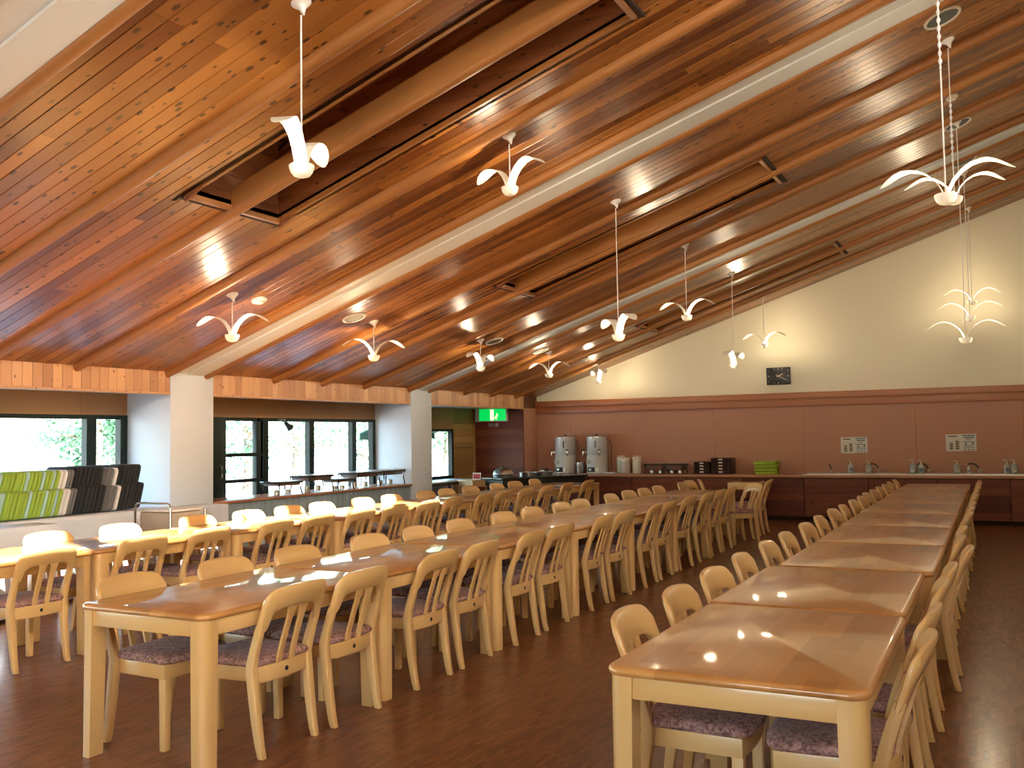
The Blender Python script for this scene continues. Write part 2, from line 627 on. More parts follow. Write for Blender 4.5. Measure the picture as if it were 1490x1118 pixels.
# ------------------------------------------------------------------ sloping ceiling
BAY = 4.645
STRIPS = [2.845 - BAY, 2.845, 7.49, 12.135, 16.78]
RAFT = [s + k * BAY / 4 + (0.0) for s in STRIPS[:-1] for k in (1.2, 2.0, 2.8)]
RX0, RX1 = -4.98, -1.99
PW = 0.1045          # plank pitch; the recess sides fall on plank joints


def joint(y):
    return YN + 0.05 - PW / 2 + round((y - YN - 0.05 + PW / 2) / PW) * PW


RECESS = [(joint(s + BAY / 2 - 0.47), joint(s + BAY / 2 + 0.47)) for s in STRIPS[:-1]]


def roof_prism(name, mat, x0, x1, prof, parent, **kw):
    """sweeps a (y, drop below the plank face) outline up the slope from x0 to x1"""
    r = []
    for x in (x0, x1):
        r.append([(x + SL * d * math.cos(ANG) ** 2, y, zc(x) - d * math.cos(ANG) ** 2) for y, d in prof])
    return MB().loft(r).obj(name, mat, parent, **kw)


# backing boards above the planks, with the openings left free
bk = MB()
ys = sorted([YN] + [v for r in RECESS for v in r] + [YB + 0.3])
for a, b in zip(ys[:-1], ys[1:]):
    hole = any(abs(a - r[0]) < 1e-6 for r in RECESS)
    spans = [(XF - 0.35, RX0), (RX1, XR + 0.3)] if hole else [(XF - 0.35, XR + 0.3)]
    for p, q in spans:
        bk.add([(p, a, zc(p) + 0.02), (q, a, zc(q) + 0.02), (q, b, zc(q) + 0.02), (p, b, zc(p) + 0.02),
                (p, a, zc(p) + 0.06), (q, a, zc(q) + 0.06), (q, b, zc(q) + 0.06), (p, b, zc(p) + 0.06)],
               [(0, 3, 2, 1), (4, 5, 6, 7), (0, 1, 5, 4), (1, 2, 6, 5), (2, 3, 7, 6), (3, 0, 4, 7)])
ceiling = struct(bk.obj('ceiling', M['backing'], smooth=0))

CA = math.cos(ANG)
plank_cache = {}


def plank_mesh(length):
    key = round(length, 2)
    if key not in plank_cache:
        h, g = PW / 2, 0.0018
        prof = [(-h + g, 0.018), (-h + g, 0.004), (-h + g + 0.003, 0.0), (h - g - 0.003, 0.0), (h - g, 0.004), (h - g, 0.018)]
        plank_cache[key] = MB().loft([[(0.0008, y, z) for y, z in prof], [(key - 0.0008, y, z) for y, z in prof]]).mesh('plank', M['plank'], smooth=0)
    return plank_cache[key]


planks = []
y = YN + 0.05
rows = []
while y < YB + 0.05:
    rows.append(y)
    y += PW
# keep rows centred so that their joints fall between the white beams
for y in rows:
    if any(abs(y - s) < 0.24 for s in STRIPS):
        continue
    inrec = any(r[0] < y < r[1] for r in RECESS)
    for a, b in ([(XF - 0.05, RX0), (RX1, XR + 0.1)] if inrec else [(XF - 0.05, XR + 0.1)]):
        L_ = (b - a) / CA
        u = 0.0
        first = True
        while u < L_ - 0.01:
            ln = random.choice((1.8, 2.4, 3.0, 3.6, 4.0)) if not first else random.choice((0.9, 1.5, 2.1, 2.7, 3.3, 3.9))
            first = False
            if u + ln > L_ - 0.5:
                ln = round(L_ - u, 2)
            planks.append((a + u * CA, y, ln))
            u += ln


def plank_area(p):
    x, y, ln = p
    t = 0.0
    n = max(1, int(ln / 0.5))
    for k in range(n):
        xa, xb = x + ln * CA * k / n, x + ln * CA * (k + 1) / n
        t += seen_area([(xa, y - PW / 2, zc(xa)), (xb, y - PW / 2, zc(xb)), (xb, y + PW / 2, zc(xb)), (xa, y + PW / 2, zc(xa))])
    return t


planks.sort(key=lambda p: -plank_area(p))
for x, y, ln in planks[:300]:
    o = place('plank', plank_mesh(ln), ceiling, (x, y, zc(x)))
    o.rotation_euler = (0, -ANG, 0)
far = MB()
tones = []
for x, y, ln in planks[300:]:
    h, g = PW / 2, 0.0018
    n = len(far.v)
    for u in (0.0008, ln - 0.0008):
        for yy, zz in ((-h + g, 0.018), (-h + g, 0.004), (-h + g + 0.003, 0.0), (h - g - 0.003, 0.0), (h - g, 0.004), (h - g, 0.018)):
            far.v.append((u, 0, 0))
            px = x + u * CA - zz * math.sin(ANG)
            far.v[-1] = (px, y + yy, zc(x) + u * math.sin(ANG) + zz * CA)
    for k in range(5):
        far.f.append((n + k, n + 6 + k, n + 7 + k, n + 1 + k))
    far.f += [(n, n + 1, n + 2, n + 3, n + 4, n + 5), (n + 11, n + 10, n + 9, n + 8, n + 7, n + 6)]
    tones += [random.random()] * 7
o = far.obj('plank_field', M['plank_far'], ceiling, smooth=0, tones=tones)
o['kind'] = 'stuff'


def bead(y, w, d, n=7):
    return [(y - w / 2, -0.02)] + [(y + w / 2 * math.cos(PI - PI * i / n), d * (0.35 + 0.65 * math.sin(PI * i / n))) for i in range(n + 1)] + [(y + w / 2, -0.02)]


for y in RAFT:
    if YN < y < YB:
        roof_prism('rafter', M['rafter'], XF - 0.03, XR, bead(y, 0.09, 0.062), ceiling, smooth=40)
for s in STRIPS:
    if not (YN < s < YB):
        continue
    w = 0.225
    roof_prism('white_beam', M['whitebeam'], XF - 0.02, XR, [(s - w, -0.02), (s - w, 0.012), (s - 0.012, 0.012), (s - 0.012, 0.03), (s + w, 0.03), (s + w, -0.02)], ceiling, smooth=0)
    for q in (-1, 1):
        roof_prism('edge_moulding', M['rafter'], XF - 0.03, XR, bead(s + q * 0.27, 0.09, 0.065), ceiling, smooth=40)
# boxed roof recesses beside the middle rafter of each bay
for (y0, y1) in RECESS:
    if y1 < YN + 0.5:
        continue
    H = 0.62
    for side, yy in ((-1, y0), (1, y1)):
        z = zc(RX0) - 0.05

        def cl(v):
            return max(RX0, min(RX1, v))
        while z < zc(RX1) + H:
            za, zb = z + 0.001, z + 0.121
            z += 0.122
            # each level board runs from the sloping lid to the slope of the ceiling
            l0, l1 = cl(RX0 + (za - H - zc(RX0)) / SL), cl(RX0 + (zb - H - zc(RX0)) / SL)
            r0, r1 = cl(RX0 + (za - zc(RX0)) / SL), cl(RX0 + (zb - zc(RX0)) / SL)
            if r1 - l0 < 0.03:
                continue
            o_ = 0.02 * side
            poly = [(l0, za), (max(l0 + 0.002, r0), za), (max(r1, l1 + 0.002), zb), (l1, zb)]
            vs = [(px, yy, pz) for px, pz in poly] + [(px, yy + o_, pz) for px, pz in poly]
            fs = [(0, 1, 2, 3), (7, 6, 5, 4)] + [(i, (i + 1) % 4, 4 + (i + 1) % 4, 4 + i) for i in range(4)]
            MB().add(vs, fs).obj('recess_board', M['recess'], ceiling, smooth=0)
    z = zc(RX0)
    for k in range(5):
        MB().box(RX0 - 0.02, RX0, y0, y1, z + 0.002 + k * 0.124, z + 0.122 + k * 0.124).obj('recess_board', M['recess'], ceiling, smooth=0)
        MB().box(RX1, RX1 + 0.02, y0, y1, zc(RX1) + 0.002 + k * 0.124, zc(RX1) + 0.122 + k * 0.124).obj('recess_board', M['recess'], ceiling, smooth=0)
    xa, xb = RX0 - 0.02, RX1 + 0.02
    MB().add([(xa, y0 - 0.02, zc(xa) + H), (xb, y0 - 0.02, zc(xb) + H), (xb, y1 + 0.02, zc(xb) + H), (xa, y1 + 0.02, zc(xa) + H),
              (xa, y0 - 0.02, zc(xa) + H + 0.03), (xb, y0 - 0.02, zc(xb) + H + 0.03), (xb, y1 + 0.02, zc(xb) + H + 0.03), (xa, y1 + 0.02, zc(xa) + H + 0.03)],
             [(0, 3, 2, 1), (4, 5, 6, 7), (0, 1, 5, 4), (1, 2, 6, 5), (2, 3, 7, 6), (3, 0, 4, 7)]).obj('recess_lid', M['recess'], ceiling, smooth=0)
    sh = MB()
    for ya, yb in ((y0 - 0.06, y0 - 0.021), (y1 + 0.021, y1 + 0.06)):
        sh.add([(RX0 - 0.1, ya, zc(RX0 - 0.1)), (RX1 + 0.1, ya, zc(RX1 + 0.1)), (RX1 + 0.1, ya, zc(RX1) + H + 0.1), (RX0 - 0.1, ya, zc(RX0) + H + 0.02),
                (RX0 - 0.1, yb, zc(RX0 - 0.1)), (RX1 + 0.1, yb, zc(RX1 + 0.1)), (RX1 + 0.1, yb, zc(RX1) + H + 0.1), (RX0 - 0.1, yb, zc(RX0) + H + 0.02)],
               [(0, 1, 2, 3), (7, 6, 5, 4), (0, 4, 5, 1), (1, 5, 6, 2), (2, 6, 7, 3), (3, 7, 4, 0)])
    sh.box(RX0 - 0.06, RX0 - 0.021, y0 - 0.05, y1 + 0.05, zc(RX0) - 0.02, zc(RX0) + H + 0.05)
    sh.box(RX1 + 0.021, RX1 + 0.06, y0 - 0.05, y1 + 0.05, zc(RX1), zc(RX1) + H + 0.05)
    sh.obj('recess_shell', M['backing'], ceiling, smooth=0)  # unseen shell added to stop sky leaking between the boards
    ym = (y0 + y1) / 2
    roof_prism('deep_rafter', M['rafter'], RX0, RX1, [(ym - 0.045, -0.15), (ym - 0.045, 0.03), (ym + 0.045, 0.03), (ym + 0.045, -0.15)], ceiling, smooth=0)
    for yy in (y0, y1):
        roof_prism('recess_edge', M['rafter'], RX0, RX1, [(yy - 0.012, -0.03), (yy - 0.012, 0.008), (yy + 0.012, 0.008), (yy + 0.012, -0.03)], ceiling, smooth=0)
    for xx in (RX0, RX1):
        MB().box(xx - 0.02, xx + 0.02, y0 - 0.01, y1 + 0.01, zc(xx) - 0.018, zc(xx) + 0.02).obj('recess_edge', M['rafter'], ceiling, smooth=0)

# ------------------------------------------------------------------ walls
wall_left = struct(MB().box(XF - 0.06, XF - 0.02, YN, YB, 1.955, 2.245).obj('wall_left', M['header'], smooth=0))
fb = {}
y = YN + 0.01
fas = []
while y < YB - 0.02:
    fas.append(y)
    y += 0.104
fm = MB().box(0.0, 0.02, 0.0015, 0.1025, 0, 0.275).mesh('fascia_board', M['fascia'], bevel=0.003, seg=1, smooth=0)
for y in fas:
    if 2.0 < y:
        place('fascia_board', fm, wall_left, (XF - 0.02, y, 1.975))
MB().box(XF - 0.055, XF + 0.012, YN, YB, 1.952, 1.976).obj('fascia_bead', M['fascia'], wall_left, bevel=0.005)
struct(MB().box(XW - 0.5, XF - 0.03, YN, YB, 1.985, 2.02).obj('ceiling_alcove', M['soffit'], smooth=0))

# headers above the windows
hd = struct(MB().box(XW - 0.06, XW + 0.02, YN, 11.9, 1.73, 2.0).obj('trim_1', M['header'], smooth=0))
for k in range(13):
    y = -2.0 + 1.08 * k
    MB().box(XW + 0.02, XW + 0.026, y + 0.002, min(11.89, y + 1.078), 1.735, 1.985).obj('header_panel', M['header'], hd, smooth=0)

# pillars: white wall piers between the alcoves
for (y0, y1) in ((2.55, 3.1), (7.24, 7.86), (11.89, 12.47)):
    p = struct(MB().box(XW - 0.1, XF + 0.016, y0, y1, -0.002, 2.225).obj('pillar', M['white'], bevel=0.006))

# sills and low walls below the windows
struct(MB().box(XW - 0.12, XW + 0.02, YN, 7.24, 0, 0.62).obj('wall_sill_near', M['white'], smooth=0))
struct(MB().box(XW - 0.12, XW + 0.02, 9.5, 11.9, 0, 0.60).obj('wall_sill_middle', M['white'], smooth=0))

# pink pier and the boarded end of the far alcove
struct(MB().box(-8.4, XF + 0.0, 15.735, YB + 0.1, 0, 2.215).obj('pillar', M['pink'], bevel=0.004))
XA = -8.97
wd = struct(MB().box(-9.2, XF - 0.01, 15.72, 15.80, 0, 2.0).obj('wall_alcove', M['backing'], smooth=0))
for k in range(16):
    MB().box(XA, XF - 0.005, 15.70, 15.72, 0.122 * k + 0.002, 0.122 * k + 0.120).obj('wall_board', M['darkwood'], wd, smooth=0)
    if k < 14:
        MB().box(XA - 0.02, XA, 14.90, 15.70, 0.122 * k + 0.002, 0.122 * k + 0.120).obj('wall_board', M['panelwood'], wd, smooth=0)
MB().box(XA - 0.02, XA + 0.01, 14.90, 15.70, 1.712, 1.985).obj('header_board', M['header'], wd, smooth=0)
MB().box(XA - 0.08, XA - 0.02, 14.88, 15.72, 0, 2.0).obj('side_wall', M['backing'], wd, smooth=0)
MB().box(XA - 0.03, XA + 0.02, 14.875, 14.905, 0, 1.985).obj('corner_bead', M['panelwood'], wd, smooth=0)
MB().box(XA, XA + 0.03, 15.675, 15.70, 0, 1.985).obj('corner_bead', M['panelwood'], wd, smooth=0)

# end wall: cream plaster above, rail, pink panels below
wb = MB()
wb.add([(-9.0, YB, -0.1), (XR, YB, -0.1), (XR, YB, 1.9), (-9.0, YB, 1.9), (-9.0, YB + 0.15, -0.1), (XR, YB + 0.15, -0.1), (XR, YB + 0.15, 1.9), (-9.0, YB + 0.15, 1.9)],
       [(0, 1, 2, 3), (7, 6, 5, 4), (0, 4, 5, 1), (1, 5, 6, 2), (2, 6, 7, 3), (3, 7, 4, 0)])
wall_back = struct(wb.obj('wall_back', M['backing'], smooth=0))
xe = [-7.9, -7.2, -5.9, -4.428, -2.904, -1.166, 0.35, 1.85, XR]
for a, b in zip(xe[:-1], xe[1:]):
    MB().box(a + 0.0015, b - 0.0015, YB - 0.012, YB + 0.001, 0.3, 2.0).obj('wall_panel', M['pink'], wall_back, smooth=0)
MB().add([(XF - 0.4, YB - 0.014, 1.95), (XR, YB - 0.014, 1.95), (XR, YB - 0.014, zc(XR) + 0.05), (XF - 0.4, YB - 0.014, zc(XF - 0.4) + 0.05),
          (XF - 0.4, YB + 0.02, 1.95), (XR, YB + 0.02, 1.95), (XR, YB + 0.02, zc(XR) + 0.05), (XF - 0.4, YB + 0.02, zc(XF - 0.4) + 0.05)],
         [(0, 1, 2, 3), (7, 6, 5, 4), (0, 4, 5, 1), (1, 5, 6, 2), (2, 6, 7, 3), (3, 7, 4, 0)]).obj('upper_plaster', M['cream'], wall_back, smooth=0)
rail = struct(MB().box(XF, XR, YB - 0.075, YB - 0.01, 1.875, 2.0).obj('trim_2', M['trimwood'], bevel=0.004, smooth=30))
MB().box(XF, XR, YB - 0.11, YB - 0.01, 2.0, 2.105).obj('rail_cap', M['trimwood'], rail, bevel=0.006, smooth=30)
# right wall, unseen clerestory sized to the sun patch; near wall, added fill opening
wr = struct(MB().box(XR, XR + 0.15, YN, YB + 0.15, 0, 4.838).obj('wall_right', M['cream'], smooth=0))
MB().box(XR, XR + 0.15, YN, YB + 0.15, 5.36, 6.1).obj('clerestory_head', M['cream'], wr, smooth=0)
for a, b in ((YN, -2.0), (-1.1, -0.9), (0.02, 0.24), (1.26, 1.5), (2.6, 2.8), (3.52, 3.68), (4.52, YB + 0.15)):
    MB().box(XR, XR + 0.15, a, b, 4.838, 5.36).obj('sun_band_pier', M['cream'], wr, smooth=0)  # unseen piers placed to break the sun patch into bands
wf = struct(MB().box(-9.3, XR + 0.15, YN - 0.15, YN, 1.95, 6.1).obj('wall_front', M['cream'], smooth=0))
MB().box(-9.3, XR + 0.15, YN - 0.15, YN, 0, 0.85).obj('wall_below_fill_opening', M['cream'], wf, smooth=0)  # unseen window added behind the viewpoint to fill with daylight
MB().box(-9.3, -2.3, YN - 0.15, YN, 0.85, 1.95).obj('fill_opening_pier', M['cream'], wf, smooth=0)
MB().box(0.7, XR + 0.15, YN - 0.15, YN, 0.85, 1.95).obj('fill_opening_pier', M['cream'], wf, smooth=0)
for x in (-2.26, -0.8, 0.66):
    MB().box(x - 0.04, x + 0.04, YN - 0.12, YN - 0.03, 0.85, 1.95).obj('fill_opening_mullion', M['frame'], wf, smooth=0)


# ------------------------------------------------------------------ windows
def window(name, y0, y1, z0, z1, mulls, x=XW, wide=0.06):
    w = struct(MB().box(x - 0.05, x + 0.03, y0, y1, z1 - 0.045, z1).obj(name, M['frame'], smooth=0))
    MB().box(x - 0.05, x + 0.03, y0, y1, z0, z0 + 0.05).obj('bottom_rail', M['frame'], w, smooth=0)
    es = [y0 + 0.03] + list(mulls) + [y1 - 0.03]
    for m_ in es:
        MB().box(x - 0.055, x + 0.035, m_ - wide, m_ + wide, z0, z1).obj('mullion', M['frame'], w, bevel=0.004, smooth=0)
    for a, b in zip(es[:-1], es[1:]):
        MB().box(x - 0.012, x - 0.006, a + wide, b - wide, z0 + 0.05, z1 - 0.045).obj('pane', M['glass'], w, smooth=0)
    return w


window('window_1', 3.1, 7.24, 0.62, 1.745, [4.4, 5.55, 6.78])
window('window_4', YN, 2.55, 0.62, 1.745, [-0.9, 0.8])
window('window_2', 9.42, 11.9, 0.60, 1.74, [10.38, 11.36], wide=0.05)
window('window_3', 12.5, 14.88, 0.70, 1.60, [13.5], x=-8.97, wide=0.03)
struct(MB().box(-9.02, -8.95, 12.47, 14.88, 1.60, 2.0).obj('trim_3', M['panelwood'], smooth=0))
struct(MB().box(-9.04, -8.95, 12.47, 14.88, 0, 0.70).obj('wall_sill_far', M['white'], smooth=0))
struct(MB().box(-9.02, XW - 0.1, 12.40, 12.50, 0, 2.0).obj('wall_return', M['white'], smooth=0))
# sliding garden door with two cross bars
d2 = struct(MB().box(XW - 0.05, XW + 0.03, 7.9, 9.48, 1.695, 1.74).obj('door_1', M['frame'], smooth=0))
MB().box(XW - 0.05, XW + 0.05, 8.50, 8.72, 0.0, 1.74).obj('door_stile', M['frame'], d2, bevel=0.006)
MB().box(XW - 0.05, XW + 0.03, 9.28, 9.36, 0.0, 1.74).obj('door_stile', M['frame'], d2, bevel=0.006)
MB().box(XW - 0.05, XW + 0.03, 9.40, 9.50, 0.0, 1.74).obj('door_stile', M['frame'], d2, bevel=0.006)
MB().box(XW - 0.05, XW + 0.03, 7.86, 8.50, 0.0, 1.74).obj('door_panel', M['frame'], d2, smooth=0)
for z in (1.265, 0.935, 0.05):
    MB().box(XW - 0.04, XW + 0.02, 8.72, 9.40, z - 0.022, z + 0.022).obj('door_bar', M['frame'], d2, smooth=0)
for a, b in ((0.07, 0.915), (0.955, 1.245), (1.285, 1.70)):
    MB().box(XW - 0.012, XW - 0.006, 8.72, 9.28, a, b).obj('pane', M['glass'], d2, smooth=0)
MB().box(XW - 0.012, XW - 0.006, 9.36, 9.40, 0.07, 1.70).obj('pane', M['glass'], d2, smooth=0)
MB().tube([(XW + 0.05, 8.62, 0.98), (XW + 0.08, 8.62, 1.0), (XW + 0.08, 8.62, 1.12), (XW + 0.05, 8.62, 1.14)], 0.009).obj('door_handle', M['chrome'], d2)

# recessed downlights in the alcove ceiling
for (x, y, t) in ((-8.22, 6.15, 'outer downlight in the near alcove ceiling, beside the window'), (-7.98 - 0.12, 6.72, 'downlight in the near alcove ceiling, beside the white pillar'),
                  (-8.15, 8.95, 'round downlight in the alcove ceiling above the garden door'), (-8.2, 10.5, 'round downlight in the alcove ceiling above the steel food warmers')):
    dl = thing('downlight', t, 'downlight', (x, y, 1.985), 0, 'downlights in the alcove ceiling')
    MB().lathe([(0.062, 0.0), (0.075, -0.002), (0.078, -0.008), (0.06, -0.012), (0.055, -0.004)], 20, cap=False).obj('trim_ring', M['lampwhite'], dl)
    MB().lathe([(0.056, -0.003), (0.03, -0.009), (0.001, -0.011)], 20).obj('lens', M['downlight'], dl)

# ------------------------------------------------------------------ dining tables
TW = 0.81


def make_table(length, label, group):
    t = thing('dining_table', label, 'table', (0, 0, 0), 0, group)
    h, l = TW / 2, length / 2 - 0.004
    poly = rrect(-h, h, -l, l, 0.065, 6)
    rings = []
    for z, d in ((0.670, 0.010), (0.676, 0.002), (0.684, 0.0), (0.692, 0.003), (0.698, 0.010), (0.700, 0.020)):
        rings.append([(x, y, z) for x, y in inset(poly, d)])
    MB().loft(rings).obj('tabletop', M['top'], t, smooth=50)
    a = 0.022
    for q in (-1, 1):
        xo = q * (h - a - 0.011)
        MB().box(xo - 0.011, xo + 0.011, -l + 0.09, l - 0.09, 0.598, 0.671).obj('apron', M['beech_y'], t, bevel=0.003, smooth=30)
        yo = q * (l - a - 0.011)
        MB().box(-h + 0.09, h - 0.09, yo - 0.011, yo + 0.011, 0.598, 0.671).obj('apron', M['beech_x'], t, bevel=0.003, smooth=30)
    for sx in (-1, 1):
        for sy in (-1, 1):
            s = 0.082
            x1, y1 = h - 0.012, l - 0.012
            pts = []
            r = 0.05
            for i in range(7):
                an = PI / 2 * i / 6
                pts.append((x1 - r + r * math.cos(an), y1 - r + r * math.sin(an)))
            pts += [(x1 - s, y1), (x1 - s, y1 - s), (x1, y1 - s)]
            ring = []
            cx, cy = x1 - s / 2, y1 - s / 2
            for z, k in ((0.0, 0.86), (0.005, 0.9), (0.45, 0.97), (0.671, 1.0)):
                ring.append([(sx * (x1 + (px - x1) * k), sy * (y1 + (py - y1) * k), z) for px, py in pts])
            MB().loft(ring).obj('leg', M['beech'], t, smooth=40)
    return t


ROWN = {'R': 'right-hand row', 'M': 'middle row', 'W': 'window-side row'}
GT = {k: 'dining tables of the ' + v for k, v in ROWN.items()}
PITCH = {'R': 1.255, 'M': 1.312, 'W': 1.325}
XC = {'R': -0.755, 'M': -3.435, 'W': -5.975}
XOFF = {'R': [0.0, -0.012, 0.028, 0.02, 0.012, 0.0, 0.005, -0.008, 0.0], 'M': [0.0] * 7, 'W': [0.0] * 8}
Y0 = {'R': 2.835, 'M': 2.965, 'W': 3.15}
NT = {'R': 9, 'M': 7, 'W': 8}
for k in 'RMW':
    proto = None
    for i in range(NT[k]):
        lab = 'lacquered beech dining table, %s from the near end of the %s' % (ORD[i], ROWN[k])
        loc = (XC[k] + XOFF[k][i], Y0[k] + PITCH[k] * (i + 0.5), 0)
        if proto is None:
            proto = make_table(PITCH[k], lab, GT[k])
            proto.location = loc
        else:
            dup(proto, loc, random.uniform(-0.004, 0.004), lab)


# ------------------------------------------------------------------ dining chairs (facing +x in their own frame)
def make_chair(label):
    c = thing('dining_chair', label, 'chair')
    # seat frame and cushion
    out = []
    for i in range(7):
        s = -1 + i / 3.0
        out.append((0.205 - 0.018 * s * s, 0.205 * s))
    front = out
    poly = [(-0.165, -0.178)] + front + [(-0.165, 0.178)]
    MB().prism(poly, 0.335, 0.402).obj('seat_frame', M['beech_x'], c, bevel=0.004, smooth=35)
    pc = [(-0.172, -0.17), (-0.12, -0.19), (0.10, -0.205), (0.17, -0.208), (0.205, -0.18), (0.222, -0.09), (0.226, 0), (0.222, 0.09), (0.205, 0.18), (0.17, 0.208),
          (0.10, 0.205), (-0.12, 0.19), (-0.172, 0.17)]
    rings = []
    for z, d in ((0.401, 0.95), (0.406, 1.0), (0.420, 1.03), (0.433, 1.0), (0.442, 0.90), (0.447, 0.70), (0.449, 0.40), (0.450, 0.08)):
        rings.append([(0.02 + (x - 0.02) * d, y * d, z) for x, y in pc])
    MB().loft(rings).obj('seat_cushion', M['cushion'], c, smooth=60)
    # front legs
    for q in (-1, 1):
        r = []
        for z, w, yo, xo in ((0.0, 0.016, 0.178, 0.165), (0.006, 0.0175, 0.178, 0.165), (0.34, 0.021, 0.180, 0.168)):
            r.append([(xo + sx * w, q * yo + sy * w, z) for sx, sy in ((-1, -1), (1, -1), (1, 1), (-1, 1))])
        MB().loft(r).obj('front_leg', M['beech'], c, bevel=0.004, smooth=40)

    # rear legs that run on as back posts
    def post_x(z):
        if z < 0.40:
            t = z / 0.40
            return -0.205 + 0.058 * (t ** 0.75)
        t = (z - 0.40) / 0.375
        return -0.147 - 0.123 * (t ** 1.15)
    for q in (-1, 1):
        r = []
        for k in range(13):
            z = 0.60 * k / 12
            w = 0.0155 + 0.0045 * math.sin(PI * min(1, z / 0.55))
            tx = 0.0165 + 0.006 * math.sin(PI * min(1, z / 0.75))
            yo = 0.186 + 0.008 * (z / 0.6)
            x = post_x(z)
            r.append([(x + sx * tx, q * yo + sy * w, z) for sx, sy in ((-1, -1), (1, -1), (1, 1), (-1, 1))])
        MB().loft(r).obj('rear_leg', M['beech'], c, bevel=0.005, smooth=50)
    # curved crest rail with its arched underside running down into the posts
    bulge = 0.032

    def crest_x(s, z):
        return post_x(z) - bulge * (1 - (s / 0.215) ** 2)
    ss = [-0.215, -0.211, -0.203, -0.192, -0.18, -0.172, -0.162, -0.15, -0.135, -0.11, -0.07, -0.03, 0.03, 0.07, 0.11, 0.135, 0.15, 0.162, 0.172, 0.18, 0.192, 0.203, 0.211, 0.215]

    def top(s):
        a = abs(s)
        z = 0.777 - 0.010 * (a / 0.16) ** 2
        if a > 0.15:
            t = (a - 0.15) / 0.065
            z -= 0.062 * (1 - math.sqrt(max(0.0, 1 - min(1, t) ** 2)))
        return z

    def bot(s):
        a = abs(s)
        if a < 0.11:
            return 0.668 - 0.004 * (a / 0.11) ** 2
        if a < 0.172:
            t = (a - 0.11) / 0.062
            return 0.664 - 0.084 * (1 - math.sqrt(max(0.0, 1 - t * t)))
        return 0.568
    nz = 5
    prof_t = [0.45, 0.95, 1.0, 0.95, 0.4]
    fr, bk_ = [], []
    for s in ss:
        tz, bz = top(s), bot(s)
        edge = 1.0 if abs(s) < 0.205 else (0.8 if abs(s) < 0.213 else 0.5)
        fr.append([])
        bk_.append([])
        for k in range(nz):
            u = (0.0, 0.08, 0.5, 0.92, 1.0)[k]
            z = bz + (tz - bz) * u
            th = 0.0145 * prof_t[k] * edge
            x = crest_x(s, z)
            fr[-1].append((x + th, s, z))
            bk_[-1].append((x - th, s, z))
    rings = [f + list(reversed(b)) for f, b in zip(fr, bk_)]
    MB().loft(rings).obj('crest_rail', M['beech_y'], c, smooth=50)
    # two splats with flared heads
    for q in (-1, 1):
        r = []
        for k in range(9):
            u = k / 8
            z = 0.385 + 0.30 * u
            yo = q * (0.046 - 0.006 * u)
            w = 0.0135 + 0.003 * u + (0.016 * ((u - 0.75) / 0.25) ** 2 if u > 0.75 else 0)
            x = crest_x(yo, z)
            r.append([(x - 0.007, yo - w, z), (x + 0.007, yo - w, z), (x + 0.007, yo + w, z), (x - 0.007, yo + w, z)])
        MB().loft(r).obj('splat', M['beech'], c, smooth=40)
    # curved back rail with its plug
    r = []
    for k in range(9):
        s = -0.178 + 0.356 * k / 8
        x = post_x(0.37) - bulge * (1 - (s / 0.19) ** 2) + 0.003
        r.append([(x - 0.011, s, 0.328), (x + 0.011, s, 0.328), (x + 0.011, s, 0.403), (x - 0.011, s, 0.403)])
    br = MB().loft(r).obj('back_rail', M['beech_y'], c, bevel=0.002, smooth=40)
    xr = post_x(0.37) - bulge + 0.003 - 0.011
    MB().lathe([(0.0115, 0.002), (0.0115, -0.001), (0.009, -0.002), (0.001, -0.0015)], 14, (xr, 0, 0.366), 'x').obj('round_plug', M['black'], br)
    return c


chair0 = None


def put_chair(x, y, rz, label, group):
    global chair0
    if chair0 is None:
        chair0 = make_chair(label)
        chair0.location = (x, y, 0)
        chair0.rotation_euler = (0, 0, rz)
        chair0['group'] = group
    else:
        dup(chair0, (x, y, 0), rz, label, group)


SIDES = {
    ('M', 'aisle'): (-3.22, PI, [3.49, 4.0, 4.76, 5.29, 5.99, 6.53, 7.38, 7.88, 8.64, 9.14, 9.86, 10.55, 11.08, 11.6]),
    ('M', 'window'): (-3.68, 0.0, [3.37, 4.02, 4.64, 5.39, 6.0, 6.63, 7.39, 7.97, 8.63, 9.11, 10.0, 10.62, 11.12, 11.66]),
    ('W', 'aisle'): (-5.74, PI, [4.04, 4.80, 5.46, 6.19, 6.78, 7.42, 7.98, 8.60, 9.12, 9.87, 10.36, 10.99, 11.55, 12.27, 13.05]),
    ('W', 'window'): (-6.20, 0.0, [4.74, 5.42, 6.24, 6.88, 7.47, 8.01, 8.73, 9.30, 10.04, 10.56, 11.19, 11.93, 12.52, 13.19]),
    ('R', 'left'): (-1.0, 0.0, [3.42, 3.97, 4.58, 5.20, 5.83, 6.40, 7.07, 7.72, 8.42, 8.95, 9.6, 10.15, 10.75, 11.3, 11.95, 12.5, 13.15, 13.7]),
    ('R', 'right'): (-0.515, PI, [3.36, 3.92, 4.60, 5.15, 5.95, 6.55, 7.15, 7.75, 8.4, 8.95, 9.6, 10.15, 10.8, 11.35, 11.95, 12.5, 13.15, 13.7]),
}
rng = random.Random(11)
for (row, side), (x, rz, ysl) in SIDES.items():
    g = 'chairs on the %s side of the %s' % (side, ROWN[row])
    for i, y in enumerate(ysl):
        lab = 'beech dining chair, mauve seat, %s from the near end, %s side of the %s' % (ORD[i], side, ROWN[row])
        dx = rng.uniform(-0.012, 0.012)
        if (row, side, i) == ('R', 'right', 4):
            dx = 0.06
            lab = 'beech dining chair drawn out from the right side of the right-hand row'
        put_chair(x + dx, y, rz + rng.uniform(-0.05, 0.05), lab, g)
